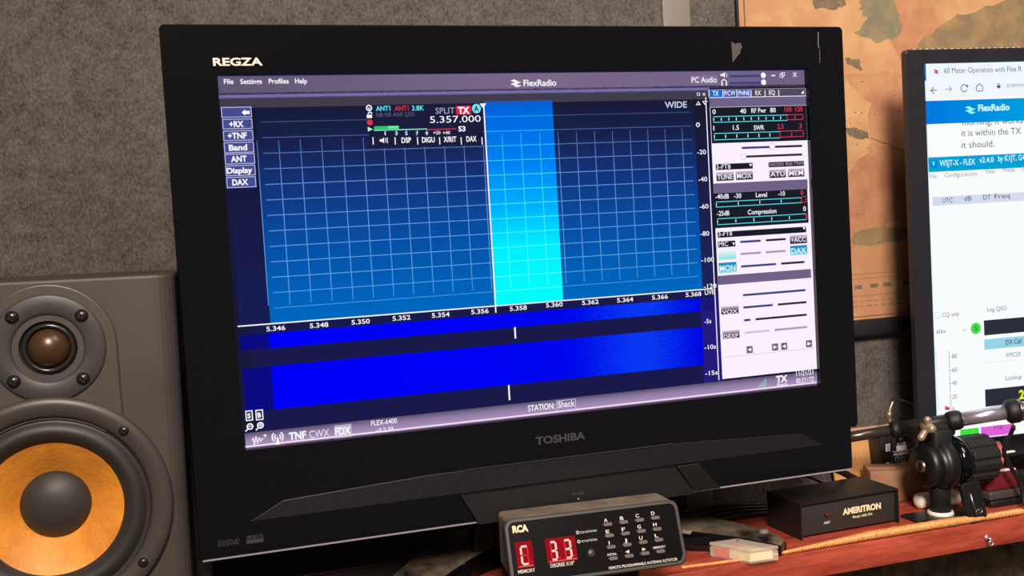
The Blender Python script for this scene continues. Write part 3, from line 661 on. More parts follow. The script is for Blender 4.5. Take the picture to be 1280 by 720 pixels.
# face pose as fitted
s_ = rw / .19
org = Vector((CAM.x, CAM.y, CAM.z - ZO)) + (Vector((0.2503, 0.0572, -0.5054)) - Vector((CAM.x, CAM.y, CAM.z - ZO))) * s_
rbase = (org.x, org.y, ZS)
rc_ = thing('antenna_rotator_controller', rbase, 'black antenna rotator control box with red 33 readout standing before the television', 'controller', (0, 0, yaw))
FI = Matrix.Identity(4)
zb = org.z - ZS
th = -tilt
Vv = Vector((0, math.sin(th), math.cos(th))); Nn = Vector((0, -math.cos(th), math.sin(th)))
FF = Matrix(((1, 0, 0, 0), (0, -Nn.y, Vv.y, 0), (0, -Nn.z, Vv.z, zb), (0, 0, 0, 1)))   # face frame: x right, y inward, z up the face
ytop = rh * math.sin(th); ztop = zb + rh * math.cos(th)
mb = MB(FI)
dtop = 0.038
prof = [(.004, zb + .002), (ytop + .003, ztop - .0012), (ytop + dtop, ztop - .003), (ytop + dtop + .002, zb + .002)]
mb.prism(prof, 'X', .003, rw - .003, M_case, .004, 3); mb.build('case', rc_)
mb = MB(FI); mb.box((.012, ytop + dtop - .004, zb + .001), (rw - .012, .128, zb + .030), M_blackmatte, .003); mb.build('rear_housing', rc_)
mb = MB(FF)
bm = bmesh.new()
ol = rrect(0, 0, rw, rh, .008); il = rrect(.0034, .0034, rw - .0034, rh - .0034, .006)
r0 = [bm.verts.new((u, .007, v)) for u, v in ol]; r1 = [bm.verts.new((u, .0008, v)) for u, v in ol]
r1b = [bm.verts.new((u + (.0010 if u < rw / 2 else -.0010), -.0006, v + (.001 if v < rh / 2 else -.001))) for u, v in ol]
r2 = [bm.verts.new((u, -.0006, v)) for u, v in il]; r3 = [bm.verts.new((u, .0015, v)) for u, v in il]
for X, Y in ((r0, r1), (r1, r1b), (r1b, r2), (r2, r3)):
    for k in range(len(X)): bm.faces.new((X[k], X[(k + 1) % len(X)], Y[(k + 1) % len(X)], Y[k]))
bm.faces.new(r0[::-1]); bmesh.ops.recalc_face_normals(bm, faces=bm.faces)
mb.merge(bm, M_rframe, None, False); mb.build('front_frame', rc_)
mb = MB(FF); mb.prism(rrect(.0034, .0034, rw - .0034, rh - .0034, .006), 'Y', .0010, .004, M_rface); mb.build('face_plate', rc_)
Rw3 = Matrix.Rotation(yaw, 3, 'Z')
toloc = Matrix.Rotation(-yaw, 4, 'Z') @ Matrix.Translation((-rbase[0], -rbase[1], -rbase[2]))
Uw = Rw3 @ Vector((1, 0, 0)); Vw = Rw3 @ Vv; Nw = Rw3 @ Nn
def rface(mb, off): return Face(Vector(org) + Nw * off, Uw, Vw, Nw, mb)
mb = MB(toloc); f = rface(mb, -.0008)
f.text('RCA', 641, 666, 661, 8.6, 0, mat('cream_print', (226, 214, 176), .5), .055)
mb.build('brand_lettering', rc_)
mb = MB(toloc); f = rface(mb, -.0008)
f.text('MEMORY', 648, 717.2, 669.5, 4.4, 0, M_print, .01); mb.build('readout_caption', rc_); mb = MB(toloc); f = rface(mb, -.0008); f.text('DEGREE X10\u00b0', 688.5, 709.6, 719, 4.6, 0, M_print, .01)
mb.build('readout_caption', rc_)
mb = MB(toloc); f = rface(mb, -.0008)
f.ring(722, 665.6, 1.6, 0, M_print, .0003); f.text('CCW ROTATION', 725, 667, 746.5, 2.6, 0, M_print, 0)
mb.build('rotation_legend', rc_); mb = MB(toloc); f = rface(mb, -.0008); f.ring(723.5, 677, 1.6, 0, M_print, .0003); f.text('CW ROTATION', 727, 678, 747, 2.6, 0, M_print, 0)
mb.build('rotation_legend', rc_)
mb = MB(toloc); f = rface(mb, -.0008)
f.text('REMOTE PROGRAMMABLE ANTENNA ROTATOR', 761.5, 711.8, 849, 3.4, 0, M_print, .01)
mb.build('title_lettering', rc_)
mb = MB(toloc); f = rface(mb, -.0008)
GX = ((757.5, 777.5, 797, 816.5), (759.8, 779.6, 799.2, 819), (761.8, 782, 801.4, 821)); GY = ((651.8, 649.4, 646.2, 643.2), (666, 663.2, 660, 657.2), (680, 677.2, 674, 671.2))
for r_, row in enumerate(('ABCD', 'EFGH', 'IJUL')):
    for c_, ch in enumerate(row): f.text(ch, GX[r_][c_] - (2.2 if ch != 'I' else .6), GY[r_][c_] + .8, GX[r_][c_] + (2.2 if ch != 'I' else .6), 4.4, 0, M_print, .015)
f.text('INITIAL', 759.5, 695, 771.5, 2.8, 0, M_print, .01); f.text('MEMORY', 816.8, 686.2, 832.5, 2.8, 0, M_print, .01)
f.shape([(781.5, 690), (786.5, 687), (786.8, 691.5)], 0, M_print); f.shape([(802.5, 684.6), (807.5, 686.4), (803, 688.8)], 0, M_print)
mb.build('key_legend', rc_)
M_key = mat('grey_key', (92, 84, 82), .5)
KX = ((759, 779, 798.8, 818.5), (761.2, 781.2, 801, 820.8), (763.4, 783.3, 803.3, 822.8), (766, 785.8, 805.6, 825)); KY = ((655.8, 653, 650.4, 647.6), (669.8, 667.2, 664.2, 661.6), (684, 681.2, 678, 675.2), (698.2, 695.2, 692, 689.4))
for r_ in range(4):
    for c_ in range(4):
        mb = MB(FF); f0 = rface(mb, -.001); u, v = f0.uv(KX[r_][c_], KY[r_][c_])
        mb.prism(rrect(u - .0042, v - .0017, u + .0042, v + .0017, .0016, 3), 'Y', -.0018, .0015, M_key, .0005); mb.build('key', rc_)
def seven(mb, f, x0, y0, x1, y1, sl, lit, l=1):
    """digit from its top-left, bottom-right pixels"""
    a_ = f.uv(x0, y0); b_ = f.uv(x1, y1); wd, ht = b_[0] - a_[0], a_[1] - b_[1]; t = .0017
    on = emit((255, 214, 196), 1.0); off = emit((226, 60, 58))
    seg = {'a': (0, 1, 1, 1), 'd': (0, 0, 1, 0), 'g': (0, .5, 1, .5), 'f': (0, .5, 0, 1), 'e': (0, 0, 0, .5), 'b': (1, .5, 1, 1), 'c': (1, 0, 1, .5)}
    for k, (p0, q0, p1, q1) in seg.items():
        def P_(p, q, du, dv): return f.p(a_[0] + p * wd + sl * (q - 1) * 0 + du, b_[1] + q * ht + dv, l + (k in lit))
        m = on if k in lit else off; tt = t * .55 if k in lit else t * .3
        if q0 == q1: mb.poly([P_(p0, q0, t * .2, -tt), P_(p1, q1, -t * .2, -tt), P_(p1, q1, -t * .2, tt), P_(p0, q0, t * .2, tt)], m)
        else: mb.poly([P_(p0, q0, -tt, t * .4), P_(p1, q1, -tt, -t * .4), P_(p1, q1, tt, -t * .4), P_(p0, q0, tt, t * .4)][::-1], m)
M_win = emit((158, 18, 32))
for nm, q, digs in (('memory_readout', [(644.5, 678), (665.5, 674.5), (668.5, 708), (646, 712)], [(650.5, 683.6, 661.5, 704.5, 'afed')]),
                    ('degree_readout', [(680.5, 674), (719, 668), (722.5, 699.5), (685.5, 705.5)], [(687.5, 678, 697, 699, 'abgcd'), (704.8, 675.6, 715, 696.6, 'abgcd')])):
    mb = MB(toloc); f = rface(mb, -.0008); a_, b_, = f.uv(*q[0]), f.uv(*q[2]); a2 = f.uv(*q[3])
    f.quad((a_[0] + a2[0]) / 2, b_[1], b_[0], a_[1], 0, M_win)
    f.quad((a_[0] + a2[0]) / 2 + .001, b_[1] + .0006, b_[0] - .001, b_[1] + .0018, 1, emit((236, 88, 76)))
    for (x0, y0, x1, y1, lit) in digs:
        seven(mb, f, x0, y0, x1, y1, 0, lit); f.disc(x1 + 3.4, y1 - 2.4, .6, 2, emit((236, 90, 80)), 8)
    o = mb.build(nm, rc_); o['label'] = 'glowing red seven-segment readout'
mb = MB(FF); f0 = rface(mb, -.001); u, v = f0.uv(739, 691); mb.lathe([(0, .0008), (.003, .0005), (.0034, 0)], mat('sensor', (70, 62, 58), .3), Matrix.Translation((u, .001, v)) @ Matrix.Rotation(math.pi / 2, 4, 'X'), 20); mb.build('sensor_window', rc_)
for u in (.025, rw - .025):
    for y in (.095, .118):
        mb = MB(FI); mb.lathe([(0, zb - .004), (.006, zb - .004), (.0068, zb - .002), (.0068, zb + .003), (0, zb + .003)], M_blackrub, Matrix.Translation((u, y, 0)), 20); mb.build('foot', rc_)
rx_ = Matrix.Rotation(yaw, 4, 'Z')
rp = rx_ @ Vector((rw / 2, .108, 0))
rs = thing('riser_block', (rbase[0] + rp.x, rbase[1] + rp.y, ZS), 'black riser block on the shelf under the rear of the antenna rotator box', 'block', (0, 0, yaw))
mb = MB(FI); mb.box((-.065, -.022, 0), (.065, .018, zb - .004), M_blackmatte, .002); mb.build('block', rs)

# ------------------------------------------------------------------ small black amplifier relay box
aw, ah, ad = 0.1285, 0.0400, 0.060
al = (0.5720, 0.0405, ZS)
am = thing('relay_box', al, 'small black metal relay box with white lettering on the shelf beside the television base', 'electronics box', (0, 0, math.radians(2.0)))
M_abox = mat('black_metal_box', (30, 29, 28), .45, bump=.04, bscale=900)
mb = MB(FI); mb.box((.0015, .001, .003), (aw - .0015, ad - .003, ah - .001), mat('dark_panel', (48, 46, 45), .4), .0006); mb.build('front_panel', am)
mb = MB(FI)
mb.prism([(0, .001), (0, ah), (aw, ah), (aw, .001), (aw - .0015, .001), (aw - .0015, ah - .0015), (.0015, ah - .0015), (.0015, .001)], 'Y', -.004, ad, M_abox); mb.build('cover', am)
an = Matrix.Rotation(math.radians(2.0), 3, 'Z'); toa = Matrix.Rotation(-math.radians(2.0), 4, 'Z') @ Matrix.Translation((-al[0], -al[1], -al[2]))
Na = an @ Vector((0, -1, 0))
mb = MB(toa); f = Face(Vector(al) - Na * .0006, an @ Vector((1, 0, 0)), (0, 0, 1), Na, mb)
M_gold = mat('cream_lettering', (244, 224, 178), .5)
f.text('AMERITRON', 1053.5, 643.6, 1101.5, 7.6, 0, M_gold, .05); f.text('Model ARB-704', 1066, 648, 1090.5, 3.2, 0, M_gold, .01); f.text('XMIT', 1029.8, 655.4, 1037.8, 3, 0, M_print, .03)
mb.build('lettering', am)
mb = MB(FI); q = Vector((0, 0, 0)); f = Face(Vector(al), an @ Vector((1, 0, 0)), (0, 0, 1), Na, mb); u, v = f.uv(1032.5, 643)
mb.lathe([(0, .004), (.0016, .0035), (.0024, .0015), (.0026, 0)], mat('red_lamp', (96, 18, 14), .15, spec=.8), Matrix.Translation((u, .0006, v)) @ Matrix.Rotation(math.pi / 2, 4, 'X'), 16); mb.build('indicator_lamp', am)
for x in (.012, aw - .012):
    for y in (.008, ad - .01):
        mb = MB(FI); mb.lathe([(0, 0), (.004, 0), (.0045, .0032), (0, .0032)], M_blackrub, Matrix.Translation((x, y, 0)), 14); mb.build('foot', am)

# ------------------------------------------------------------------ clear plastic case at the shelf edge
pts = [atz(888, 695.5, ZS), atz(938, 705.5, ZS), atz(973, 700.5, ZS)]; pts.append(pts[0] + pts[2] - pts[1])
pl_ = sum((Vector(p) for p in pts), Vector()) / 4
pc = thing('plastic_case', (pl_.x, pl_.y, ZS), 'small frosted clear plastic case with red and cream contents on the shelf edge', 'case')
Fp = at_base((pl_.x, pl_.y, ZS))
def inset(P, k): return [(pl_.x + (p.x - pl_.x) * k, pl_.y + (p.y - pl_.y) * k) for p in P]
M_frost = mat('frosted_plastic', (244, 226, 208), .3)
M_frost.node_tree.nodes['Principled BSDF'].inputs['Alpha'].default_value = .30
hh = .0155
mb = MB(Fp); mb.prism(inset(pts, 1.0), 'Z', ZS, ZS + hh * .72, M_frost, .0012, 3); mb.build('tray', pc)
mb = MB(Fp); mb.prism(inset(pts, 1.01), 'Z', ZS + hh * .74, ZS + hh, M_frost, .0012, 3); mb.build('lid', pc)
A4 = [Vector((p[0], p[1], 0)) for p in inset(pts, .86)]
def lerp4(s, t): return (A4[0] * (1 - s) + A4[1] * s) * (1 - t) + (A4[3] * (1 - s) + A4[2] * s) * t
mb = MB(Fp); mb.prism([tuple(lerp4(*q)[:2]) for q in ((0, .02), (.40, .02), (.22, .98), (0, .98))], 'Z', ZS + .0015, ZS + hh * .66, mat('red_insert', (228, 66, 64), .5)); mb.build('red_insert', pc)
mb = MB(Fp); mb.prism([tuple(lerp4(*q)[:2]) for q in ((.42, .02), (1, .02), (1, .98), (.24, .98))], 'Z', ZS + .0015, ZS + hh * .66, mat('cream_insert', (252, 234, 184), .5, var=.06)); mb.build('cream_insert', pc)

# ------------------------------------------------------------------ braided cord along the shelf edge
path = [atz(*q, ZS + .003) for q in ((852, 708), (885, 704), (930, 699.5), (975, 693), (1018, 686), (1060, 679), (1100, 672.5), (1135, 666), (1170, 660.5), (1205, 656), (1245, 650), (1290, 644))]
path = [Vector((p.x, max(p.y, E_ + .004), ZS)) for p in path]
sm = smoothpath(path, 24); mb = MB(WORLD); N = len(sm)
M_braid = mat('copper_braid', (238, 156, 94), .4, metal=.15, var=.15, vscale=300)
for ph in range(3):
    pp, rr = [], []
    for i, p in enumerate(sm):
        t = i / (N - 1); r = .0010 + .0017 * max(0, min(1, (t - .28) / .25)) - .0006 * max(0, min(1, (t - .8) / .1)); 
        s = i * 0.95 + ph * 2 * math.pi / 3
        pp.append((p.x, p.y + 1.15 * r * math.cos(s), p.z + r * 1.9 + 0.85 * r * math.sin(s))); rr.append(r)
    mb.tube(pp, rr, M_braid, 7)
tag(mb.build('braided_cord'), 'copper-orange braided cord lying along the front edge of the wooden shelf', 'cord')

# small eye screw in the shelf's front edge
q = aty(1233, 672, E_)
es = thing('eye_screw', (q.x, E_ - .001, q.z), 'small chrome eye screw in the red shelf front edge', 'screw')
mb = MB(); mb.tube([(0, .003, 0), (0, -.006, 0)], .0014, M_chrome, 10); mb.lathe([(.0034, -.0006), (.0034, .0006), (.0012, .0009), (0, .0009)], M_chrome, Matrix.Translation((0, -.0002, 0)) @ Matrix.Rotation(math.pi / 2, 4, 'X'), 16); mb.build('shank', es)
mb = MB(); mb.tube([(.0026 * math.cos(2 * math.pi * k / 16), -.006, -.0042 + .0026 * math.sin(2 * math.pi * k / 16)) for k in range(17)], .0009, M_chrome, 8); mb.build('ring', es)

# ------------------------------------------------------------------ wall map
def map_base():
    m = bpy.data.materials.new('old_map_paper'); m.use_nodes = True; nt = m.node_tree; b = nt.nodes['Principled BSDF']; b.inputs['Roughness'].default_value = .6
    tc = nt.nodes.new('ShaderNodeTexCoord')
    def noise(sc, det=5):
        n = nt.nodes.new('ShaderNodeTexNoise'); n.inputs['Scale'].default_value = sc; n.inputs['Detail'].default_value = det; n.inputs['Roughness'].default_value = .62
        nt.links.new(tc.outputs['Object'], n.inputs['Vector']); return n.outputs['Fac']
    def ramp(f, a_, b_, ca, cb):
        r = nt.nodes.new('ShaderNodeValToRGB'); r.color_ramp.elements[0].position = a_; r.color_ramp.elements[1].position = b_
        r.color_ramp.elements[0].color = ca; r.color_ramp.elements[1].color = cb; nt.links.new(f, r.inputs[0]); return r.outputs[0]
    def mix(fac, a_, b_):
        x = nt.nodes.new('ShaderNodeMix'); x.data_type = 'RGBA'; nt.links.new(fac, x.inputs[0]); nt.links.new(a_, x.inputs[6]); nt.links.new(b_, x.inputs[7]); return x.outputs[2]
    base = ramp(noise(26), .35, .65, lin((182, 138, 94)), lin((198, 154, 108)))
    red = ramp(noise(60), .3, .7, lin((178, 124, 90)), lin((188, 134, 96)))
    return mix(ramp(noise(9.5), .50, .56, (0, 0, 0, 1), (1, 1, 1, 1)), base, red) if False else (m, nt, b, base, red, noise, ramp, mix, tc)
m_, nt, b_, basec, redc, noise, ramp, mix, tc = map_base()
c1 = mix(ramp(noise(7.0), .50, .58, (0, 0, 0, 1), (.8, .8, .8, 1)), basec, redc)
stain = nt.nodes.new('ShaderNodeValToRGB'); stain.color_ramp.elements[0].color = lin((150, 128, 96)); stain.color_ramp.elements[1].color = lin((160, 134, 98))
c2_ = mix(ramp(noise(90), .66, .74, (0, 0, 0, 1), (.5, .5, .5, 1)), c1, stain.outputs[0])
nt.links.new(c2_, b_.inputs['Base Color']); M_map = m_
mx0, mx1 = aty(921, 20, WALL_Y).x, 1.75
mz0, mz1 = -0.2835, 0.62
mpl = (mx0, WALL_Y, mz0)
mp_ = thing('wall_map', (1.15, WALL_Y - .004, -.305), 'old tan and rust-coloured wall map with black bottom rail hanging behind the monitors', 'map')
Fm = at_base((1.15, WALL_Y - .004, -.305))
mb = MB(Fm); mb.box((mx0, WALL_Y - .005, mz0), (mx1, WALL_Y - .001, mz1), M_map)
f = Face((0, WALL_Y - .005, 0), (1, 0, 0), (0, 0, 1), (0, -1, 0), mb)
G1 = mat('map_sage', (116, 112, 88), .65, c2=(150, 128, 92), vscale=42, lo=.42, hi=.68); G2 = mat('map_olive', (126, 108, 80), .65, c2=(158, 126, 86), vscale=36, lo=.42, hi=.66); G3 = mat('map_grey', (106, 92, 74), .65, c2=(140, 112, 80), vscale=90, lo=.45, hi=.7); G4 = mat('map_rust', (170, 112, 82), .65, c2=(184, 134, 94), vscale=30, lo=.38, hi=.62); INK = mat('map_ink', (112, 84, 58), .7); G5 = mat('map_pale', (222, 172, 112), .65, var=.05)
def blob(pts, m, l, jit=2.2, sub=4):
    out = []
    for a_, b2 in zip(pts, pts[1:] + pts[:1]):
        for k in range(sub):
            t = k / sub; j = jit if k else jit * .4
            out.append((a_[0] * (1 - t) + b2[0] * t + random.uniform(-j, j), a_[1] * (1 - t) + b2[1] * t + random.uniform(-j, j)))
    P3 = [f.p(*f.uv(*q), l) for q in out]
    vs = [mb.bm.verts.new(mb.f @ p) for p in P3]
    es_ = [mb.bm.edges.new((vs[i], vs[(i + 1) % len(vs)])) for i in range(len(vs))]
    r = bmesh.ops.triangle_fill(mb.bm, use_beauty=True, edges=es_, normal=(0, -1, 0))
    for g in r['geom']:
        if isinstance(g, bmesh.types.BMFace): g.material_index = mb.mi(m)
blob([(1056, 96), (1100, 92), (1140, 88), (1150, 200), (1148, 262), (1110, 280), (1072, 300), (1054, 330), (1050, 220), (1085, 190), (1090, 130)], G4, 1, 4)
blob([(1110, -20), (1160, -30), (1175, 30), (1150, 66), (1138, 90), (1112, 50), (1120, 20)], G4, 1, 4)
blob([(1078, -12), (1112, -14), (1124, 18), (1128, 32), (1116, 50), (1098, 53), (1074, 46), (1068, 40), (1084, 24), (1074, 12)], G1, 2, 3)
blob([(1010, -10), (1056, -12), (1058, 6), (1040, 12), (1020, 11)], G3, 2, 2)
blob([(1146, 60), (1168, 36), (1196, 18), (1240, 6), (1330, -20), (1330, 80), (1240, 70), (1190, 64), (1150, 78)], G2, 2, 4)
blob([(1056, 72), (1074, 74), (1078, 88), (1068, 84), (1058, 80)], G3, 2, 1.5)
blob([(1058, 160), (1070, 160), (1084, 164), (1087, 173), (1072, 174), (1060, 168)], G3, 3, 1.4)
blob([(1066, 292), (1092, 286), (1136, 282), (1138, 296), (1100, 304), (1066, 306)], G2, 2, 3)
for t in range(9):
    x = 1088 + t * 5.8; y = 172 + t * 2.4 + random.uniform(-1, 1)
    f.shape([(x, y - .5), (x + 6, y + 1.8), (x + 6, y + 2.9), (x, y + .6)], 3, INK)
for _ in range(46):
    x = random.uniform(1056, 1130); y = random.uniform(90, 330); s = random.uniform(.5, 1.3); f.rect(x, y, x + s * 1.6, y + s, 3, INK)
for y, xa, xb, th_ in ((344, 1060, 1400, .0004), (349.5, 1061, 1400, .0004), (371, 1063, 1400, .0004), (397, 1064, 1500, .0012)): f.hline(xa, y, xb, 3, INK, th_)
for x in (1068, 1088, 1104, 1128, 1144, 1160): f.rect(x, 357 - (x - 1066) * .09, x + random.uniform(8, 12), 361 - (x - 1066) * .09, 3, G3)
for x in range(1066, 1134, 9):
    for y in (377, 383): f.rect(x, y - (x - 1066) * .09, x + random.uniform(3, 7), y + 1 - (x - 1066) * .09, 3, G2)
ul = mx0 + .0065
mb.poly([f.p(ul, mz0, 3), f.p(ul + .0018, mz0, 3), f.p(ul + .0018, mz1, 3), f.p(ul, mz1, 3)], INK)
mb.build('map_sheet', mp_)
mb = MB(Fm); mb.box((mx0 - .003, WALL_Y - .016, -.305), (mx1 + .003, WALL_Y, mz0), mat('rail_black', (24, 23, 26), .4), .004, 3); mb.build('bottom_rail', mp_)
mb = MB(Fm); mb.box((mx0 - .003, WALL_Y - .006, mz0), (mx0, WALL_Y, mz1), M_black, .0008); mb.build('side_edge', mp_)

# ------------------------------------------------------------------ right monitor
MA = math.radians(-4.0)
mo = aty(1153.3, 80, .085)                      # display top-left
Mz = Matrix.Rotation(MA, 3, 'Z'); mU = Mz @ Vector((1, 0, 0)); mN = Mz @ Vector((0, -1, 0))
MH = mo.z - aty(1163.2, 555, .085).z; MW = MH * 16 / 9
mbse = mo + mU * (MW / 2); mbase = (mbse.x, mbse.y + .03, ZS)
mon = thing('monitor', mbase, 'flat black computer monitor at the right showing white browser and logging windows', 'monitor', (0, 0, MA))
toM = Matrix.Rotation(-MA, 4, 'Z') @ Matrix.Translation((-mbase[0], -mbase[1], -mbase[2]))
lo_ = toM @ Vector(mo)                          # display top-left in the monitor's own frame
bz = .0235
M_mon = mat('monitor_bezel', (32, 32, 40), .35, var=.06)
mb = MB(Matrix.Translation(lo_))
bm = bmesh.new()
ol = rrect(-bz, -MH - .026, MW + bz, .0165, .004, 3); il = [(MW if u > MW / 2 else 0, 0 if v > -MH / 2 else -MH) for u, v in ol]
yy = -.003
Rr_ = [[bm.verts.new((u, y, v)) for u, v in P] for P, y in ((ol, .006), (ol, yy + .0015), ([(u + (.0015 if u < MW / 2 else -.0015), v + (.0015 if v < -MH / 2 else -.0015)) for u, v in ol], yy), (il, yy), (il, .0006))]
for X, Y in zip(Rr_, Rr_[1:]):
    for k in range(len(X)): bm.faces.new((X[k], X[(k + 1) % len(X)], Y[(k + 1) % len(X)], Y[k]))
bmesh.ops.recalc_face_normals(bm, faces=bm.faces); mb.merge(bm, M_mon, None, False); mb.build('bezel', mon)
mb = MB(Matrix.Translation(lo_)); mb.prism(rrect(-bz + .035, -MH + .01, MW + bz - .035, -.02, .02, 3), 'Y', .004, .035, M_blackmatte, .003); mb.build('back_shell', mon)
for k in range(24):
    pass
mb = MB(Matrix.Translation(lo_))
for k in range(40):
    u = -.012 + k * .0083
    mb.box((u, -.0012, .0160), (u + .0022, .0012, .0172), mat('lit_vent_bead', (236, 226, 214), .4), .0004)  # white beads paint the light showing in the vent holes
mb.build('top_vent_glints', mon)
mb = MB(Matrix.Translation(lo_)); zf = -lo_.z
mb.box((MW / 2 - .03, .022, zf + .010), (MW / 2 + .03, .04, -MH * .5), M_black, .004); mb.build('neck', mon)
mb = MB(Matrix.Translation(lo_)); mb.prism(rrect(MW / 2 - .13, -.055, MW / 2 + .13, .075, .02), 'Z', zf, zf + .012, M_black, .003); mb.build('stand_base', mon)
mb = MB(toM); D = Face(mo, mU, (0, 0, 1), mN, mb)
MW_ = emit((252, 254, 255)); TXC = emit((96, 98, 104)); TXL = emit((140, 144, 150)); BLU = emit_ramp('web_header', 'X', lo_.x, lo_.x + .30, [(0, (0, 118, 222)), (.45, (0, 158, 226)), (1, (0, 170, 220))])
D.quad(0, -MH, MW, 0, 0, MW_)
D.quad(0, -MH, .0035, -.02, 1, emit((196, 240, 250)))
D.rect(1153.4, 80, 1158, 101, 1, emit((20, 116, 206)))
D.quad(.0, D.uv(1156, 124)[1], MW, D.uv(1156, 102)[1], 1, emit((240, 248, 253))); D.quad(.005, D.uv(1156, 103)[1], MW, 0, 2, emit((238, 249, 255)))
D.swoosh(1166.5, 87, 7, 3, emit((190, 60, 80)))
D.text('60 Meter Operation with Flex R', 1180, 91.6, 1277, 6.6, 3, TXC, .0)
def stroke(D, pts, w_, l, m):
    for a_, b2 in zip(pts, pts[1:]):
        ua, ub = Vector(D.uv(*a_)), Vector(D.uv(*b2)); d = (ub - ua).normalized(); n_ = Vector((-d.y, d.x)) * w_
        mb.poly([D.p(*(ua - n_), l), D.p(*(ub - n_), l), D.p(*(ub + n_), l), D.p(*(ua + n_), l)], m)
stroke(D, [(1171, 112.6), (1163.6, 113.2)], .0005, 3, TXC); stroke(D, [(1167, 109), (1163.4, 113.2), (1167.6, 117)], .0005, 3, TXC)
stroke(D, [(1182, 111.8), (1189.4, 111.2)], .0004, 3, TXL); stroke(D, [(1186, 107.6), (1189.6, 111.2), (1186.4, 115)], .0004, 3, TXL)
D.ring(1205.2, 110.2, 3.9, 3, TXC, .0005, 16, 30, 330); D.shape([(1206.4, 107), (1210.2, 106.2), (1209.8, 110)], 3, TXC)
stroke(D, [(1220, 108.8), (1224.2, 104.6), (1228.4, 108), (1228, 113.6), (1221, 114), (1220, 108.8)], .0005, 3, TXC)
D.rect(1246, 106.5, 1250.4, 110, 3, TXC); D.ring(1248, 106.2, 1.6, 3, TXC, .0004, 8, 0, 180)
D.text('commu', 1258.5, 109, 1286, 5.6, 3, TXL, .0)
D.quad(0, D.uv(1155, 155.5)[1], MW, D.uv(1154.6, 126.4)[1], 4, BLU)
D.swoosh(1206, 133, 12.5, 5, emit((150, 250, 240))); D.text('FlexRadio', 1222.5, 138.8, 1262, 8, 5, emit((200, 252, 255)), .035)
D.text('morning, it works', 1203, 156.8, 1278.5, 8, 2, TXC, .0)
D.text('it is within the TX', 1202, 170.4, 1276.5, 8.2, 2, TXC, .0); D.text('it should.', 1202, 185.2, 1243, 8.2, 2, TXC, .0)
D.rect(1157, 196.5, 1430, 203, 3, emit_ramp('window_title', 'X', lo_.x, lo_.x + .25, [(0, (0, 156, 214)), (1, (10, 176, 226))])) if False else D.quad(.0028, D.uv(1157.4, 215.4)[1], MW, D.uv(1157.2, 197)[1], 3, emit((4, 160, 216)))
D.disc(1167, 204.8, 4.4, 4, emit((20, 120, 190))); D.shape([(1164.5, 202), (1168, 201), (1168.6, 205), (1166.4, 208.6)], 5, emit((70, 230, 235)))
D.text('WSJT-X - FLEX', 1174.5, 207.6, 1219, 7.2, 4, emit((205, 248, 255)), .015); D.text('v2.4.0', 1224, 203.4, 1242, 6.6, 4, emit((205, 248, 255)), .015); D.text('by K1JT, G4', 1247.5, 201.6, 1281, 7, 4, emit((205, 248, 255)), .015)
D.quad(.0028, -MH + .004, MW, D.uv(1157.4, 215.4)[1], 3, emit((250, 252, 254)))
for s, x0, y, x1 in (('File', 1162.4, 223.2, 1171), ('Configurations', 1181, 221.6, 1221.5), ('View', 1231.5, 217.2, 1243.5), ('Mode', 1253.5, 215.2, 1268.5), ('Decode', 1278, 213, 1300)): D.text(s, x0, y, x1, 5.4, 4, TXL, .0)
D.quad(D.uv(1165.5, 252)[0], D.uv(1165.5, 257.4)[1], MW, D.uv(1165.5, 246.4)[1], 4, emit((212, 220, 240)))
for s, x0, y, x1 in (('UTC', 1178, 253.6, 1191), ('dB', 1205, 251.2, 1214.4), ('DT', 1229, 249.6, 1238.4), ('Freq', 1243, 248.4, 1262)): D.text(s, x0, y, x1, 5.8, 5, emit((70, 74, 84)), .0)
GT = emit((104, 106, 112))
D.frame(1168, 390.6, 1174.8, 397.4, 5, emit((176, 178, 184)), .0004); D.text('CQ only', 1178, 396.4, 1199, 5.2, 5, GT, .0); D.text('Log QSO', 1234, 389.6, 1258, 5.4, 5, GT, .0)
D.text('60m', 1170.6, 417.4, 1182, 5, 5, GT, .0); stroke(D, [(1202.8, 411.6), (1205, 413.8), (1207.2, 411.2)], .0003, 5, TXL)
D.disc(1219.6, 410.4, 6.3, 5, emit((70, 222, 70))); D.text('S', 1217.4, 413.2, 1221.8, 5.4, 6, emit((30, 90, 40)), .0)
BXD = emit((44, 46, 58))
def boxR(x, y0, y1, m, l=5): D.quad(D.uv(x, y0)[0], D.uv(x, y1)[1], D.uv(1230, y0)[0] + .19, D.uv(x, y0)[1], l, m)
boxR(1229.5, 400.6, 419.4, BXD); boxR(1230, 424.4, 437.2, emit((150, 210, 234))); boxR(1231, 487, 508.6, BXD)
D.text('DX Call', 1257, 430.8, 1276.5, 6, 6, emit((40, 60, 80)), .01); D.text('W9CSX', 1257, 446.8, 1276, 5.6, 6, GT, .0); D.text('Lookup', 1257, 475.4, 1277, 5.6, 6, GT, .0)
D.hline(1230.6, 453.6, 1330, 5, emit((214, 218, 224)), .0004)
D.text('2', 1273.6, 498.6, 1280.4, 11, 6, emit((232, 240, 40)), .04)
D.vline(1186, 438.5, 512, 5, GT, .0005); D.vline(1169.5, 432, 530, 5, emit((206, 214, 224)), .0005)
for k in range(9):
    y = 446 + k * 8.35; D.hline(1186, y, 1187.8 if k % 2 else 1189, 5, GT, .0004)
for s, y in (('80', 448), ('60', 465), ('40', 481.5), ('20', 498.6), ('0', 514.4)): D.text(s, 1190, y, 1196.2 if len(s) == 2 else 1193, 5.2, 5, GT, .0)
D.shape([(1181, 507.4), (1187, 509.4), (1187, 512), (1181, 512.6)], 6, emit((214, 60, 80)))
vtm = D.uv(1200, 537)[1]; vbm = D.uv(1200, 549.4)[1]
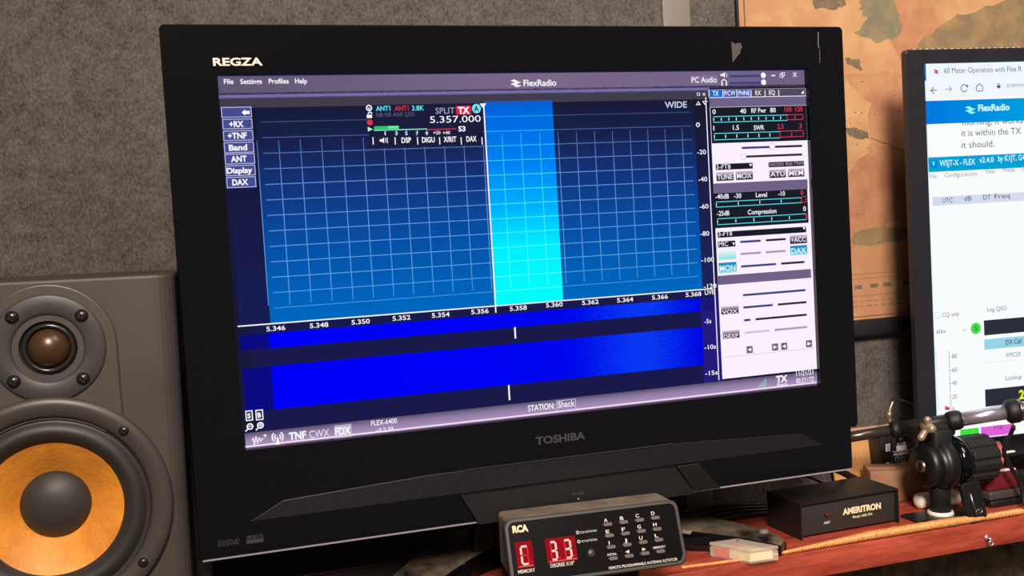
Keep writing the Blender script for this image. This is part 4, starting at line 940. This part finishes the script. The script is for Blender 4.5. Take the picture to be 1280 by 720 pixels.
D.quad(D.uv(1200, 540)[0], vbm, D.uv(1223.4, 540)[0], vtm, 5, emit((60, 226, 60))); D.quad(D.uv(1226, 540)[0], vbm, D.uv(1266, 536)[0], vtm, 5, emit((226, 96, 216)))
D.text('FT8', 1242.5, 537.6, 1253, 5.6, 6, emit((130, 50, 120)), .0); D.shape([(1266, 527), (1269, 533), (1270, 538), (1265, 538)], 6, emit((226, 50, 130)))
o = mb.build('screen', mon); o['label'] = 'lit white screen with browser page and logging window'

# ------------------------------------------------------------------ microphone boom arm with its swivel base
by = .045
bl = (0.759, by, ZS)
boom = thing('microphone_boom_arm', bl, 'black microphone boom arm on a swivel post clamped to the shelf edge', 'boom arm')
Fb = at_base(bl)
pz = -0.4385; pxx = .759
def ax_x(x, z=pz, y=by): return Matrix.Translation((x, y, z)) @ Matrix.Rotation(math.pi / 2, 4, 'Y')   # local Z -> +X
mb = MB(Fb); mb.lathe([(0, ZS + .004), (.0115, ZS + .004), (.0115, -.462), (.0095, -.452), (.0095, -.445), (0, -.445)], M_blackmatte, Matrix.Translation((pxx, by, 0)), 32); mb.build('post', boom)
mb = MB(Fb); mb.lathe([(0, ZS + .0012), (.0138, ZS + .0012), (.0145, ZS + .003), (.0138, ZS + .0058), (.0116, ZS + .0062)], M_white, Matrix.Translation((pxx, by, 0)), 32); o = mb.build('washer', boom); o['label'] = 'white plastic ring at the foot of the post'
mb = MB(Fb); mb.prism(rrect(pxx - .042, by - .034, pxx + .034, by + .018, .004), 'Z', ZS, ZS + .0025, M_black, .0006); mb.build('base_plate', boom)
# swivel: hub, discs and fluted knob on a horizontal axis
mb = MB(Fb); mb.lathe([(0, -.024), (.021, -.024), (.024, -.020), (.0245, -.012), (.020, -.010), (.0275, -.008), (.029, -.004), (.029, .006), (.026, .009), (0, .009)], M_black, ax_x(pxx), 48); mb.build('swivel_disc', boom)
mb = MB(Fb); mb.lathe([(0, .009), (.027, .0095), (.030, .013), (.0305, .020), (.029, .0245), (.022, .026), (0, .026)], M_gloss, ax_x(pxx), 48); mb.build('swivel_disc', boom)
mb = MB(Fb); kn = []
for k in range(72):
    a_ = 2 * math.pi * k / 72; r = .0268 + .0010 * (1 if (k % 6) < 4 else -1); kn.append((by + r * math.cos(a_), pz + r * math.sin(a_)))
mb.prism(kn, 'X', pxx + .027, pxx + .064, M_blackmatte, .0012); mb.build('knob', boom)
mb = MB(Fb); mb.lathe([(0, -.0275), (.004, -.027), (.0068, -.0255), (.0075, -.0235), (.0075, -.022)], M_steel, ax_x(pxx), 24); mb.build('bolt', boom)
# boom tube line
Pl, Pm, Pr = aty(1064, 546, .100), aty(1188, 526.8, by), aty(1272, 513, .008)
dd = (Pr - Pl).normalized(); E0 = Pl - dd * .04; E1 = Pr + dd * .35
def on(px_t): return Pl + dd * px_t
Lc = (aty(1118, 538, .075) - Pl).dot(dd); Lm = (Pm - Pl).dot(dd); Lr = (aty(1266, 514, .012) - Pl).dot(dd)
mb = MB(Fb); mb.tube([E0, on(Lc)], .0062, mat('dark_tube', (84, 76, 72), .25, metal=.7), 24); mb.build('inner_tube', boom)
mb = MB(Fb); mb.tube([on(Lc), on(Lm + .01)], .0085, M_black, 24); mb.tube([on(Lc - .004), on(Lc + .006)], .0098, M_blackrub, 24); mb.build('sleeve', boom)
mb = MB(Fb); mb.tube([on(Lm), on(Lr)], .0080, M_chrome, 28); mb.tube([on(Lr), E1], .0090, M_chrome, 28); o = mb.build('outer_tube', boom); o['label'] = 'shiny chrome outer tube'
mb = MB(Fb); mb.tube([on(Lm - .004), on(Lm), on(Lm + .008), on(Lm + .012)], [.0095, .0112, .0112, .0095], M_blackrub, 28); mb.build('collar', boom)
mb = MB(Fb); mb.tube([on(Lr - .008), on(Lr - .005), on(Lr + .004), on(Lr + .007)], [.0105, .0135, .0135, .0115], M_blackrub, 28); mb.tube([on(Lr + .006), on(Lr + .009)], .0122, M_steel, 28); mb.build('collar', boom)
# saddle between tube and swivel
sc_ = on((aty(1152, 536, .058) - Pl).dot(dd))
mb = MB(Fb); mb.box((sc_.x - .018, by - .006, sc_.z - .012), (pxx + .022, by + .020, sc_.z + .005), M_blackmatte, .005, 3); mb.box((pxx - .012, by - .010, pz + .012), (pxx + .012, by + .012, sc_.z - .002), M_blackmatte, .003); mb.build('saddle', boom)
# wing nut
wn = aty(1160, 535, by - .012)
M_wing = mat('pale_wing_nut', (176, 158, 132), .35, metal=.55)
mb = MB(Fb); Mw = Matrix.Translation(wn) @ Matrix.Rotation(math.radians(90), 4, 'X')
mb.lathe([(0, .010), (.0036, .0095), (.0042, .008), (.0060, .003), (.0066, 0), (.0066, -.008), (0, -.008)], M_wing, Mw, 24)
for sgn, dx, dz in ((1, -.003, .0105), (-1, -.0125, -.0095)):
    c_ = wn + Vector((dx, -.003, dz)); d_ = Vector((dx, -.0015, dz)).normalized()
    mb.tube([wn + d_ * .003, wn + d_ * .007, c_, c_ + d_ * .003], [.0030, .0036, .0044, .0022], M_wing, 12)
o = mb.build('wing_nut', boom); o['label'] = 'pale metal wing nut'
# clamp tongue at the shelf edge
q = aty(1200, 663, E_ - .002); mb = MB(Fb); mb.lathe([(0, .003), (.013, .003), (.0145, .0015), (.013, -.001), (0, -.001)], mat('dark_grey_rubber', (62, 62, 58), .5), Matrix.Translation((q.x - .004, by - .030, ZS - .0005 + .0012)) @ Matrix.Diagonal((1.15, .8, 1, 1)), 32); mb.build('clamp_pad', boom)

# dangling cable tie from the collar
q = on(Lr); e1 = aty(1268, 575, q.y + .03)
mb = MB(WORLD); mb.tube(smoothpath([(q.x, q.y, q.z - .0172), (q.x + .0005, q.y + .004, q.z - .025), (q.x - .003, q.y + .012, q.z - .05), (e1.x - .006, .026, -.470), (e1.x - .004, .024, ZS + .004)]), .0024, M_cable, 12)
tag(mb.build('hanging_cable'), 'black cable hanging from the chrome boom tube down to the shelf', 'cable')

# black strap end leaning by the post
q0, q1 = atz(1222, 653, ZS), aty(1217, 606, .04)
st = thing('strap_tab', (q0.x, q0.y, ZS), 'black plastic tab with silver hook standing right of the boom post', 'tab')
Fst = at_base((q0.x, q0.y, ZS))
Mst = Matrix.Translation((q0.x, q0.y, ZS)) @ Matrix.Rotation(math.radians(-8), 4, 'Y') @ Matrix.Rotation(math.radians(-6), 4, 'X')
mb = MB(Fst); mb.prism(rrect(-.0125, .0005, .0125, .046, .005), 'Y', -.003, .003, M_black, .001, mtx=Mst); mb.build('tab', st)
mb = MB(Fst @ Mst); mb.tube([(-.004, -.0036, .034), (-.003, -.0038, .020), (-.001, -.004, .014)], .0011, M_steel, 8)
mb.tube([(.002 + .0042 * math.cos(a_ * math.pi / 8), -.004, .0125 + .0022 * math.sin(a_ * math.pi / 8)) for a_ in range(17)], .0009, M_steel, 8); mb.build('hook', st)

# white capsule lying behind the post
q0 = aty(1150, 636, .078); q1 = aty(1197, 640, .068); zc = ZS + .0093
mb = MB(WORLD); a_ = Vector((q0.x, .078, zc)); b2 = Vector((q1.x, .072, zc)); d = (b2 - a_).normalized(); r = .0092
pp, rr = [], []
for k in range(7): t = math.pi / 2 * k / 6; pp.append(a_ - d * r * .7 * math.cos(t)); rr.append(max(.0004, r * math.sin(t)))
for k in range(7): t = math.pi / 2 * (1 - k / 6); pp.append(b2 + d * r * .7 * math.cos(t)); rr.append(max(.0004, r * math.sin(t)))
mb.tube(pp, rr, M_white, 24); tag(mb.build('white_tube'), 'white rounded plastic tube lying behind the black boom post', 'tube')

# ------------------------------------------------------------------ things at the back of the shelf
# brown wooden block
P0, P1 = atz(1080, 634, ZS), atz(1122, 624, ZS)
bw = thing('wooden_block', (.757, .112, ZS), 'brown cardboard box behind the relay box, below the boom arm', 'box', (0, 0, math.radians(-24)))
M_card = mat('brown_card', (150, 110, 82), .75, var=.08, vscale=25)
bw.name = 'cardboard_box'
xA = aty(1077, 600, .115).x
mb = MB(FI); mb.box((-.034, 0, 0), (.0, .040, .0375), M_card, .0012, mtx=Matrix.Translation((.0, 0, 0))); mb.box((0, .0005, 0), (.044, .040, .0365), M_card, .0012, mtx=Matrix.Rotation(math.radians(26), 4, 'Z')); mb.build('carton', bw)
mb = MB(FI); mb.box((-.033, .015, .0374), (.001, .021, .0379), mat('tape', (176, 136, 100), .35)); mb.build('tape', bw)
# audio interface
a_ = aty(1085, 582, .184); c_ = aty(1150, 560, .155)
ai = thing('audio_interface', (a_.x + .03, .167, ZS), 'black audio interface with white printed panel standing behind the cardboard box', 'electronics box')
Fa = at_base((a_.x + .03, .167, ZS)); ztp = aty(1100, 546, .155).z
mb = MB(Fa); mb.box((a_.x, .1565, ZS), (c_.x, .186, ztp), M_black, .002); mb.build('body', ai)
mb = MB(Fa); f = Face((0, .1565, 0), (1, 0, 0), (0, 0, 1), (0, -1, 0), mb)
f.rect(1107, 555, 1114.5, 563.5, 1, M_print); f.rect(1120.5, 557.5, 1133.5, 562, 1, M_print); f.text('USB', 1122, 556.6, 1132, 3.4, 1, M_print, .03)
f.frame(1113.5, 565, 1146, 582, 1, M_print, .0006); f.text('AUDIO', 1116.5, 570, 1136, 3.6, 2, M_print, .03); f.rect(1107.5, 578, 1112, 582, 1, M_print)
for x in (1119, 1126): f.frame(x, 571.5, x + 5, 576, 2, M_print, .0005)
mb.build('printed_panel', ai)
mb = MB(Fa)
for x in (1124, 1134):
    u = f.uv(x, 580); mb.lathe([(0, .008), (.0035, .0075), (.004, .006), (.0042, 0)], M_blackrub, Matrix.Translation((u[0], .1565, ztp - .006)) @ Matrix.Rotation(math.pi / 2, 4, 'X'), 16)
mb.build('knob', ai)
# tan cardboard sheet leaning on the wall
l_ = aty(1041, 600, .182); r_ = aty(1140, 560, .182); tpz = aty(1090, 532, .182).z
tb = thing('tan_board', ((l_.x + r_.x) / 2, .18, ZS), 'plain tan cardboard sheet leaning on the carpeted wall right of the television', 'board', )
Ft = at_base(((l_.x + r_.x) / 2, .18, ZS))
mb = MB(Ft); Mt = Matrix.Translation((0, .174, ZS)) @ Matrix.Rotation(math.radians(-7), 4, 'X')
mb.prism([(l_.x, 0), (r_.x + .03, 0), (r_.x + .03, tpz - ZS - .003), (l_.x - .003, tpz - ZS)], 'Y', 0, .0025, mat('tan_card', (206, 150, 92), .7, var=.05, vscale=20), .0004, mtx=Mt); mb.build('sheet', tb)
mb = MB(Ft); mb.prism([(l_.x + .02, tpz - ZS - .004), (r_.x + .03, tpz - ZS - .007), (r_.x + .03, tpz - ZS - .0005), (l_.x + .02, tpz - ZS)], 'Y', -.0012, 0, mat('pale_card_edge', (190, 146, 124), .6), mtx=Mt); mb.build('edge_fold', tb)

# cables
def cable(name, pts, r, label, m=M_cable, group=None):
    mb = MB(WORLD); mb.tube(smoothpath(pts, 10), r, m, 10); return tag(mb.build(name), label, 'cable', group)
cable('power_cable', [aty(1030, 582, .10), aty(1048, 588, .11), aty(1066, 597, .125), aty(1085, 606, .14), atz(1120, 616, ZS + .003)], .0042, 'thick black cable drooping from behind the television to the cardboard box')
cable('thin_cable', [aty(985, 588, .13), aty(1010, 596, .15), aty(1034, 606, .165), aty(1062, 618, .17), atz(1090, 622, ZS + .002)], .0016, 'thin black cable crossing the carpeted wall below the television')
for k, dy in enumerate((.134, .145, .156, .167)):
    p = [(0.36 + .01 * k, dy + .012, ZS + .003), (0.44, dy + .012, ZS + .003), (0.50, dy, ZS + .003 + .002 * k), (.56, dy + .004, ZS + .004 + .0015 * k), (.63, dy - .004, ZS + .003), (.70, dy - .002, ZS + .003)]
    cable('floor_lead', p, .0028, ('black lead on the shelf behind the television base, nearest the front', 'second black lead from the front behind the television base', 'third black lead from the front behind the television base', 'black lead behind the television base, nearest the wall')[k], group='leads along the back of the shelf').name = 'shelf_lead' + ('' if not k else '.%03d' % k)
# antenna lead with a brass end, hooked beside the monitor
A_ = [aty(1113, 545, .14), aty(1112.5, 530, .14), aty(1111.5, 518, .14), aty(1113, 510, .14), aty(1116, 502, .14)]
wl = A_[0]
an_ = thing('wire_aerial', (wl.x, wl.y, wl.z), 'thin brass-ended black wire bent beside the right monitor edge', 'wire')
Fw = at_base((wl.x, wl.y, wl.z))
mb = MB(Fw); mb.tube(smoothpath(A_), .0013, mat('brass', (214, 190, 156), .35, metal=.7), 10); mb.tube([A_[2] + Vector((0, 0, -.003)), A_[2] + Vector((0, 0, .003))], .0028, MATS['brass'], 12); o = mb.build('brass_end', an_); o['label'] = 'pale brass end piece'
mb = MB(Fw); mb.tube(smoothpath([A_[-1], aty(1120, 499.5, .14), aty(1128, 500.5, .138), aty(1137, 504.5, .134), aty(1150, 512, .13), aty(1158, 540, .14), atz(1162, 590, ZS + .03)]), .0014, M_cable, 10); mb.build('insulated_wire', an_)
mb = MB(Fw); mb.tube(smoothpath([A_[0], aty(1114, 560, .145), aty(1114, 575, .150)]), .0013, M_cable, 8); mb.build('tail', an_)

# red connector block with coloured wires right of the swivel
c0 = aty(1234, 602, .05); c1 = aty(1264, 590, .05)
cb = thing('connector_block', ((c0.x + c1.x) / 2, .058, ZS), 'dark red connector block with green and pink wires behind the boom knob', 'connector')
Fc = at_base(((c0.x + c1.x) / 2, .058, ZS)); zt1 = aty(1250, 589, .05).z; zt2 = aty(1250, 566, .05).z
mb = MB(Fc); mb.box((c0.x - .002, .046, ZS + .018), (c1.x + .006, .074, zt1), mat('maroon_plastic', (104, 26, 34), .45), .002); mb.build('block', cb)
mb = MB(Fc); mb.box((c0.x - .004, .040, ZS), (c1.x + .010, .078, ZS + .008), M_black, .002); mb.box((c0.x - .003, .043, ZS + .008), (c1.x + .008, .076, ZS + .018), mat('grey_lidplate', (64, 60, 60), .4), .002); mb.build('tray', cb)
xa = aty(1233, 580, .05).x; 
mb = MB(Fc)
for z in (zt1 + .001, zt2): mb.box((xa, .047, z - .0008), (c1.x + .004, .051, z + .0008), M_white)
mb.box((xa - .0008, .047, zt1), (xa + .0008, .051, zt2), M_white); mb.build('white_bracket', cb)
for k, (colr, dx, lean, nm) in enumerate((((70, 150, 120), .006, .006, 'green_wire'), ((60, 130, 105), .011, .008, 'green_wire'), ((40, 60, 58), .018, .004, 'dark_wire'), ((214, 120, 116), .024, -.006, 'pink_wire'), ((206, 104, 104), .029, -.004, 'pink_wire'))):
    mb = MB(Fc); mb.tube(smoothpath([(xa + dx, .062, zt1 - .002), (xa + dx - lean * .2, .058, zt1 + .008), (xa + dx - lean, .060, zt2 - .002), (xa + dx - lean * 1.3, .068, zt2 + .008)], 6), .0016, mat(nm + str(k), colr, .45), 8); mb.build(nm, cb)
# black gadget at the right end
g = aty(1268, 590, .055)
gd = thing('desk_charger', (g.x + .03, .050, ZS), 'black rounded gadget with grey window at the right end of the shelf', 'gadget')
mb = MB(FI); mb.box((-.028, -.016, 0), (.04, .016, .034), M_blackmatte, .006, 3); mb.build('housing', gd)
mb = MB(FI); mb.box((-.012, -.0172, .010), (.03, -.0155, .028), mat('grey_window', (74, 72, 74), .3), .0006); mb.build('window', gd)
# black box added to make the area under the television's left end dark
bx0, bx1 = aty(250, 719, .10), aty(492, 705, .10)
eb = thing('added_dark_box', ((bx0.x + .118) / 2, .125, ZS), 'low black box added as the dark area under the left end of the television', 'box')
Fe = at_base(((bx0.x + .118) / 2, .125, ZS)); ze = aty(420, 713, .10).z
mb = MB(Fe); mb.box((-.035, .100, ZS + .003), (.150, .182, ze - .0012), M_blackmatte, .002); mb.build('body', eb)
mb = MB(Fe); mb.box((-.036, .099, ze - .0012), (.151, .183, ze + .0008), mat('purple_grey_lid', (58, 46, 54), .4), .0008); mb.build('lid', eb)  # paler lid colour draws the added box's front edge highlight
for x in (-.02, .135):
    for y in (.115, .170):
        mb = MB(Fe); mb.lathe([(0, ZS), (.006, ZS), (.006, ZS + .0035), (0, ZS + .0035)], M_blackrub, Matrix.Translation((x, y, 0)), 14); mb.build('foot', eb)
